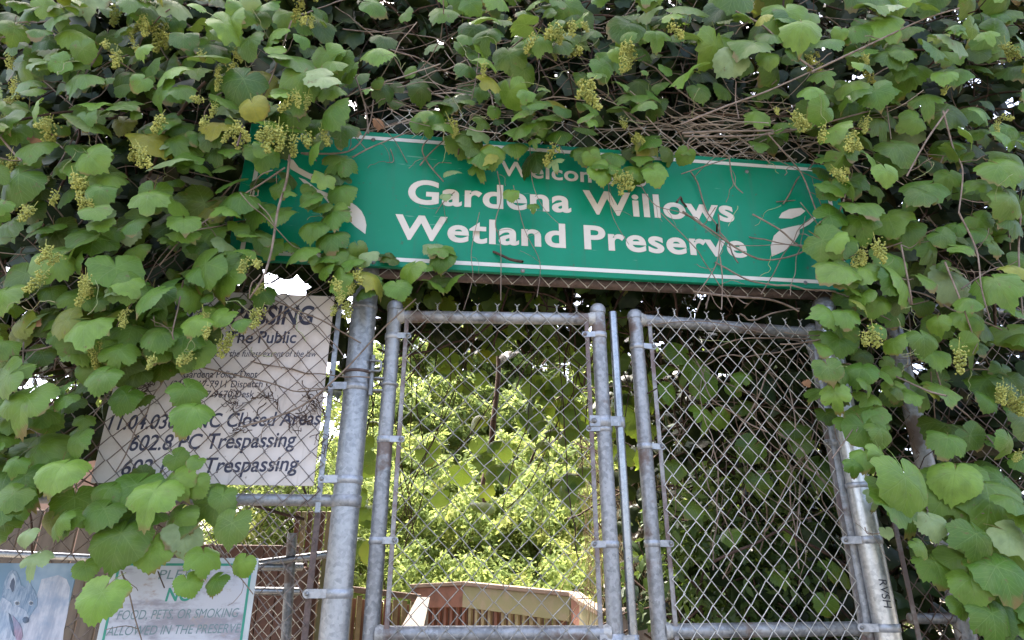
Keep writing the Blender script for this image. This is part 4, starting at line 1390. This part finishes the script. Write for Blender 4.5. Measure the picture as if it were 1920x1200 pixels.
def in_hole(p):
    u, v, _ = proj(p)
    return any(a < u < c and b < v < d for a, b, c, d in HOLES)


def thicket(name, label, boxes, twig_n, leaf_s=(.05, .085), mat='shadeleaf', cat="vine", tw='darktwig', tw_r=(.0015, .006), tpl=T_LOW, loc=(0, 0, 0), flat=.0):
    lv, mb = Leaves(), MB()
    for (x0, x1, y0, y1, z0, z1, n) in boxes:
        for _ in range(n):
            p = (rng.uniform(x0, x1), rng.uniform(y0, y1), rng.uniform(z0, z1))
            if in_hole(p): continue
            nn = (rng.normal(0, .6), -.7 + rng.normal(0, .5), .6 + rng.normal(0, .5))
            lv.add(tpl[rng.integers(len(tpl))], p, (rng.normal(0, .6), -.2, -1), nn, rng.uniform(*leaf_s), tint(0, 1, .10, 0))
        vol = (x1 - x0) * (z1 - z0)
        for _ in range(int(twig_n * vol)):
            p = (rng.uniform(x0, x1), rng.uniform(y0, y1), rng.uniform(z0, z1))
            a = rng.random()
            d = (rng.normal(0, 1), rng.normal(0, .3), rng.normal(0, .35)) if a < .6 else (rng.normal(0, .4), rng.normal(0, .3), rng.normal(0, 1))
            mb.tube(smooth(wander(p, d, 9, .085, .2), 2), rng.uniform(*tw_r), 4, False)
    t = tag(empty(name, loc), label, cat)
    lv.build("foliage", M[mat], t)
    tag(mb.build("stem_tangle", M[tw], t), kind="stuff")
    return t


fy = lambda x: Y0 + math.tan(PSI) * x
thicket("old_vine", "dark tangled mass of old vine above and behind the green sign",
        [(-.75, 1.0, 2.45, 3.6, 2.72, 3.4, 1000), (-.9, 1.1, 2.35, 4.0, 3.3, 4.4, 2600), (-1.3, 1.6, 2.15, 4.4, 4.4, 7.2, 6000)], 120, loc=(.1, 2.9, 2.7))  # unseen top box added to keep the sun off the front leaves
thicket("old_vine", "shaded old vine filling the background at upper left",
        [(-3.6, -.8, 2.15, 3.6, 2.5, 3.6, 2500), (-3.6, -.9, 2.2, 4.0, 3.6, 5.0, 4600), (-3.8, -1.2, 2.1, 4.2, 5.0, 7.2, 4200), (-3.2, -1.1, 2.2, 2.9, 1.9, 2.6, 420)], 60, loc=(-2, 2.8, 0))  # box reaching above the view added to block the sun
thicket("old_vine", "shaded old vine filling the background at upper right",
        [(1.0, 3.6, 2.5, 4.0, 2.2, 3.6, 2800), (1.0, 3.6, 2.4, 4.4, 3.6, 5.0, 3000), (1.4, 3.8, 2.2, 4.4, 5.0, 7.2, 3000), (1.35, 3.4, 2.6, 3.8, 0.0, 2.3, 1800)], 75, loc=(2.2, 3.2, 0))  # highest box, out of view, likewise added to block the sun
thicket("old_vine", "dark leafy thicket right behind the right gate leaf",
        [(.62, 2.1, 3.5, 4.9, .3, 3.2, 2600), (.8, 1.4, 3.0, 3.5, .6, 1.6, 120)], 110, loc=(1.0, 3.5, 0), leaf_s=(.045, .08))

# pale dry twigs above the sign
dt = MB()
for _ in range(110):
    u, v = (rng.uniform(1240, 1560), rng.uniform(190, 300)) if rng.random() < .75 else (rng.uniform(650, 1000), rng.uniform(150, 240))
    p = P(u, v, rng.uniform(-.1, .12))
    dt.tube(smooth(wander(p, (1 if rng.random() < .5 else -1, rng.normal(0, .2), rng.normal(-.08, .35)), 8, .05, .15), 2), rng.uniform(.0012, .0034), 5, False)
tag(dt.build("dry_twigs", M['paletwig']), "pale dry vine twigs lying along the top of the green sign", "twigs")

# dead bits caught in the wire before the notice
dm = MB()
for (u, v, n_) in ((590, 752, 26), (505, 742, 16), (442, 752, 16), (560, 782, 14), (280, 700, 30), (265, 735, 18), (455, 805, 8), (600, 830, 10)):
    for _ in range(n_):
        p = P(u + rng.normal(0, 9), v + rng.normal(0, 8), rng.uniform(.0, .03))
        dm.tube(smooth(wander(p, (rng.normal(0, 1), rng.normal(0, .3), rng.normal(-.1, 1)), 6, .010, .5), 2), rng.uniform(.0006, .0018), 4, False)
tag(dm.build("dead_vine_scraps", M['darktwig']), "dead brown vine scraps caught in the mesh before the notice", "dead vine")
for (u, v, s_, of, lab) in ((75, 248, 42, .22, "dried orange leaf caught among the vines at far left"), (1512, 716, 16, -.01, "small dried leaf stuck in the right gate leaf's mesh"), (712, 226, 26, .1, "dried orange leaf lying on the sign's top edge"), (60, 602, 30, .2, "dried brown leaf on the left, level with the notice top")):
    p = P(u, v, of)
    dl = Leaves()
    dl.add(T_MID[int(rng.integers(24))], (0, 0, 0), (.3, -.3, -1), (rng.normal(0, .4), -.8, .4), px_size(s_, p) * .6, (0, 0, 0))
    o = tag(dl.build("dried_leaf", M['driedleaf'], None), lab, "leaf")
    o.location = p

# hanging leaves behind the left leaf of the gate
hv = Vine()
for (u0, v0, u1, v1, n, y) in ((700, 500, 1180, 590, 32, 2.8), (900, 590, 1110, 720, 19, 3.0), (980, 700, 1120, 800, 16, 3.0), (890, 780, 1110, 920, 17, 3.0), (800, 820, 960, 960, 9, 3.0), (840, 640, 930, 740, 9, 2.9), (660, 780, 700, 1050, 14, 2.8), (1130, 560, 1230, 860, 34, 3.1)):
    for _ in range(n):
        yy = y + rng.uniform(-.12, .3)
        p = PX(rng.uniform(u0, u1), rng.uniform(v0, v1), yy)
        hv.leaf(p, px_size(rng.uniform(34, 54), p) * .55, up=.35, jit=.5, tn=tint(0, 1, .06, 0))
for _ in range(26):
    p = PX(rng.uniform(730, 1180), rng.uniform(490, 640), rng.uniform(2.75, 3.2))
    hv.stem.tube(smooth(wander(p, (rng.normal(0, .25), 0, -1), 14, .075, .13), 2), rng.uniform(.0012, .0032), 5, False)
hv.finish("grape_vine", "backlit vine strands hanging just behind the left gate leaf", mat='backlit', stem_mat='darktwig', loc=(0, 3, 2.6))
# leaves right behind the right leaf
iv = Vine()
for (u, v, s) in ((1280, 660, 60), (1300, 690, 66), (1240, 690, 54), (1255, 730, 60), (1320, 720, 60), (1390, 705, 38), (1375, 725, 36), (1320, 770, 56), (1345, 785, 48), (1390, 760, 44), (1490, 800, 62), (1500, 830, 50), (1480, 880, 58), (1535, 870, 70), (1560, 1060, 52), (1480, 1000, 48), (1260, 870, 56), (1580, 1070, 56), (1420, 900, 52), (1300, 950, 52), (1370, 1000, 46), (1460, 1080, 44), (1550, 1130, 50), (1410, 840, 60), (1560, 900, 50)):
    p = P(u, v, -rng.uniform(.10, .35))
    iv.leaf(p, px_size(s, p) * .58, T_HI[rng.integers(10)], tn=tint(.1, .9 if v < 790 else .4, 0, 0))  # thicket's shade put into the colour: lower leaves kept darker
for _ in range(50):
    p = P(rng.uniform(1230, 1600), rng.uniform(620, 900), -rng.uniform(.08, .5))
    iv.stem.tube(smooth(wander(p, (rng.normal(0, .7), 0, rng.normal(-.7, .5)), 9, .05, .2), 2), rng.uniform(.001, .003), 5, False)
iv.finish("grape_vine", "few green vine leaves showing through the right gate leaf", loc=(1, 2.6, 0))

# ------------------------------------------------------------------ sunlit shrubs behind the gate
LSC = .68


def shrub(name, label, cx, cy, rx, ry, zc, rz, n_spray, per, ls, mat='willow', tpl=T_NAR, group=None, yellow=.05, droop=.7, trunk=True, lo=0.0, hi=1.0):
    t = tag(empty(name, (cx, cy, 0)), label, "shrub", group)
    lv, mb = Leaves(), MB()
    hub = Vector((cx, cy, max(.2, zc - rz * .8)))
    for k in range(n_spray):
        d = rng.normal(0, 1, 3); d /= np.linalg.norm(d)
        q = rng.random() ** .45 * (1 + .22 * math.sin(d[0] * 5 + cx * 3) * math.cos(d[2] * 6 + cy))
        c = Vector((cx + d[0] * rx * q, cy + d[1] * ry * q, max(.1, zc + d[2] * rz * q)))
        out = Vector((d[0], d[1], d[2] * .5 - droop + rng.normal(0, .25))).normalized()
        L = rng.uniform(.18, .45)
        b = tint(lo, hi, yellow, 0)
        for j in range(int(per * 1.9)):
            f = rng.random()
            p = c + out * (L * (f - .5)) + Vector(rng.normal(0, .035, 3))
            tip = out * .7 + Vector(rng.normal(0, .55, 3)) + Vector((0, 0, -.3))
            nn = Vector(rng.normal(0, .6, 3)) + Vector((0, -.3, .8))
            lv.add(tpl[rng.integers(len(tpl))], p, tip, nn, rng.uniform(*ls) * LSC, (float(np.clip(b[0] + rng.normal(0, .15), 0, 1)), b[1], 0))
        if k % 7 == 0:
            mb.tube(smooth([hub + Vector(rng.normal(0, .05, 3)), (hub + c) / 2 + Vector(rng.normal(0, .12, 3)), c], 3), .010, 4, False, .003)
    if trunk:
        mb.tube(smooth([Vector((cx, cy, 0)), Vector((cx + .05, cy, zc * .3)), hub], 4), .05, 8, True, .03)
    lv.build("crown", M[mat], t)
    mb.build("trunk", M['bark'], t)
    return t


shrub("willow_shrub", "low sunlit willow shrub just beyond the far railing's red end", -.75, 7.2, 1.0, .7, 1.15, .75, 300, 26, (.07, .13))
shrub("willow_shrub", "low sunlit willow shrub over the middle of the mossy railing", .45, 7.0, .9, .7, 1.1, .75, 280, 26, (.07, .13), yellow=.10)
shrub("willow_shrub", "yellowish willow shrub behind the gate's free stile", 1.35, 6.5, .7, .7, 1.4, 1.0, 260, 26, (.08, .14), yellow=.16)
shrub("willow_shrub", "bright sunlit willow shrub filling the left half of the gate view", -1.1, 8.3, 1.3, .8, 1.9, 1.0, 420, 26, (.08, .15))
shrub("willow_shrub", "bright sunlit willow shrub behind the middle of the gate", .5, 8.2, 1.2, .8, 1.9, 1.0, 400, 26, (.08, .15), yellow=.10)
shrub("willow_shrub", "willow shrub standing behind the left gate post", -2.3, 7.0, .9, .8, 2.0, 1.3, 320, 26, (.08, .15), hi=.8)
shrub("leafy_bush", "dark green broad leaved bush low behind the gate gap", 1.15, 4.9, .5, .5, 1.0, .75, 130, 24, (.06, .12), mat='bush', tpl=T_LAN)
shrub("leafy_bush", "shaded green bush low behind the right gate leaf", 1.05, 3.25, .42, .22, 1.55, .55, 110, 20, (.05, .1), mat='bush', tpl=T_LAN, yellow=.03)
shrub("tall_tree", "pale leafy tree rising behind the bright willow shrubs on the left", -1.9, 9.4, 1.5, .8, 2.75, .95, 480, 24, (.10, .18), lo=.3, hi=1, droop=.4)
shrub("tall_tree", "pale leafy tree rising behind the bright willow shrub in the middle", .4, 9.3, 1.5, .8, 2.7, .95, 480, 24, (.10, .18), lo=.3, hi=1, droop=.4)
shrub("tall_tree", "taller pale tree one step further back on the left of the gate view", -1.7, 10.6, 1.7, .8, 3.75, 1.05, 520, 24, (.11, .2), lo=.4, hi=1, droop=.4)
shrub("tall_tree", "taller pale tree one step further back at the middle of the gate view", .8, 10.7, 1.7, .8, 3.7, 1.05, 520, 24, (.11, .2), lo=.4, hi=1, droop=.4)
shrub("tall_tree", "darker tall tree beyond the boardwalk on the right", 3.6, 9.6, 2.2, 1.6, 3.0, 2.6, 700, 24, (.14, .24), lo=0, hi=.6, droop=.4)
shrub("tall_tree", "highest tree, far behind the gate and the willow shrubs", -.5, 12.3, 3.0, 1.0, 5.2, 2.0, 1000, 24, (.15, .26), lo=.2, hi=1, droop=.4)
shrub("tall_tree", "leafy tree in the yard behind the left vines", -5.2, 9.5, 2.0, 1.5, 3.4, 2.1, 520, 24, (.14, .24), lo=.1, hi=.8, droop=.4)

# dry straw hanging beyond the free stile
ds = MB()
for _ in range(420):
    p = Vector((rng.uniform(.45, 1.15), rng.uniform(3.9, 4.6), rng.uniform(1.6, 2.6)))
    ds.tube(wander(p, (rng.normal(0, .15), 0, -1), 5, .09, .12), rng.uniform(.001, .0026), 3, False)
tag(ds.build("dry_grass", M['straw']), "dry straw strands hanging behind the gate gap", "dry grass")
# dead leaning branch in the gate view
br = MB()
q = smooth([PX(925, 790, 4.6), PX(918, 860, 4.6), PX(905, 910, 4.55), PX(912, 960, 4.5)], 5)
br.tube(q, .022, 8, True, .012)
q = smooth([PX(930, 600, 4.8), PX(935, 690, 4.7), PX(925, 790, 4.6)], 5)
br.tube(q, .016, 8, True, .02)
tag(br.build("dead_branch", M['bark']), "dark dead branch hanging in the middle of the gate view", "branch")
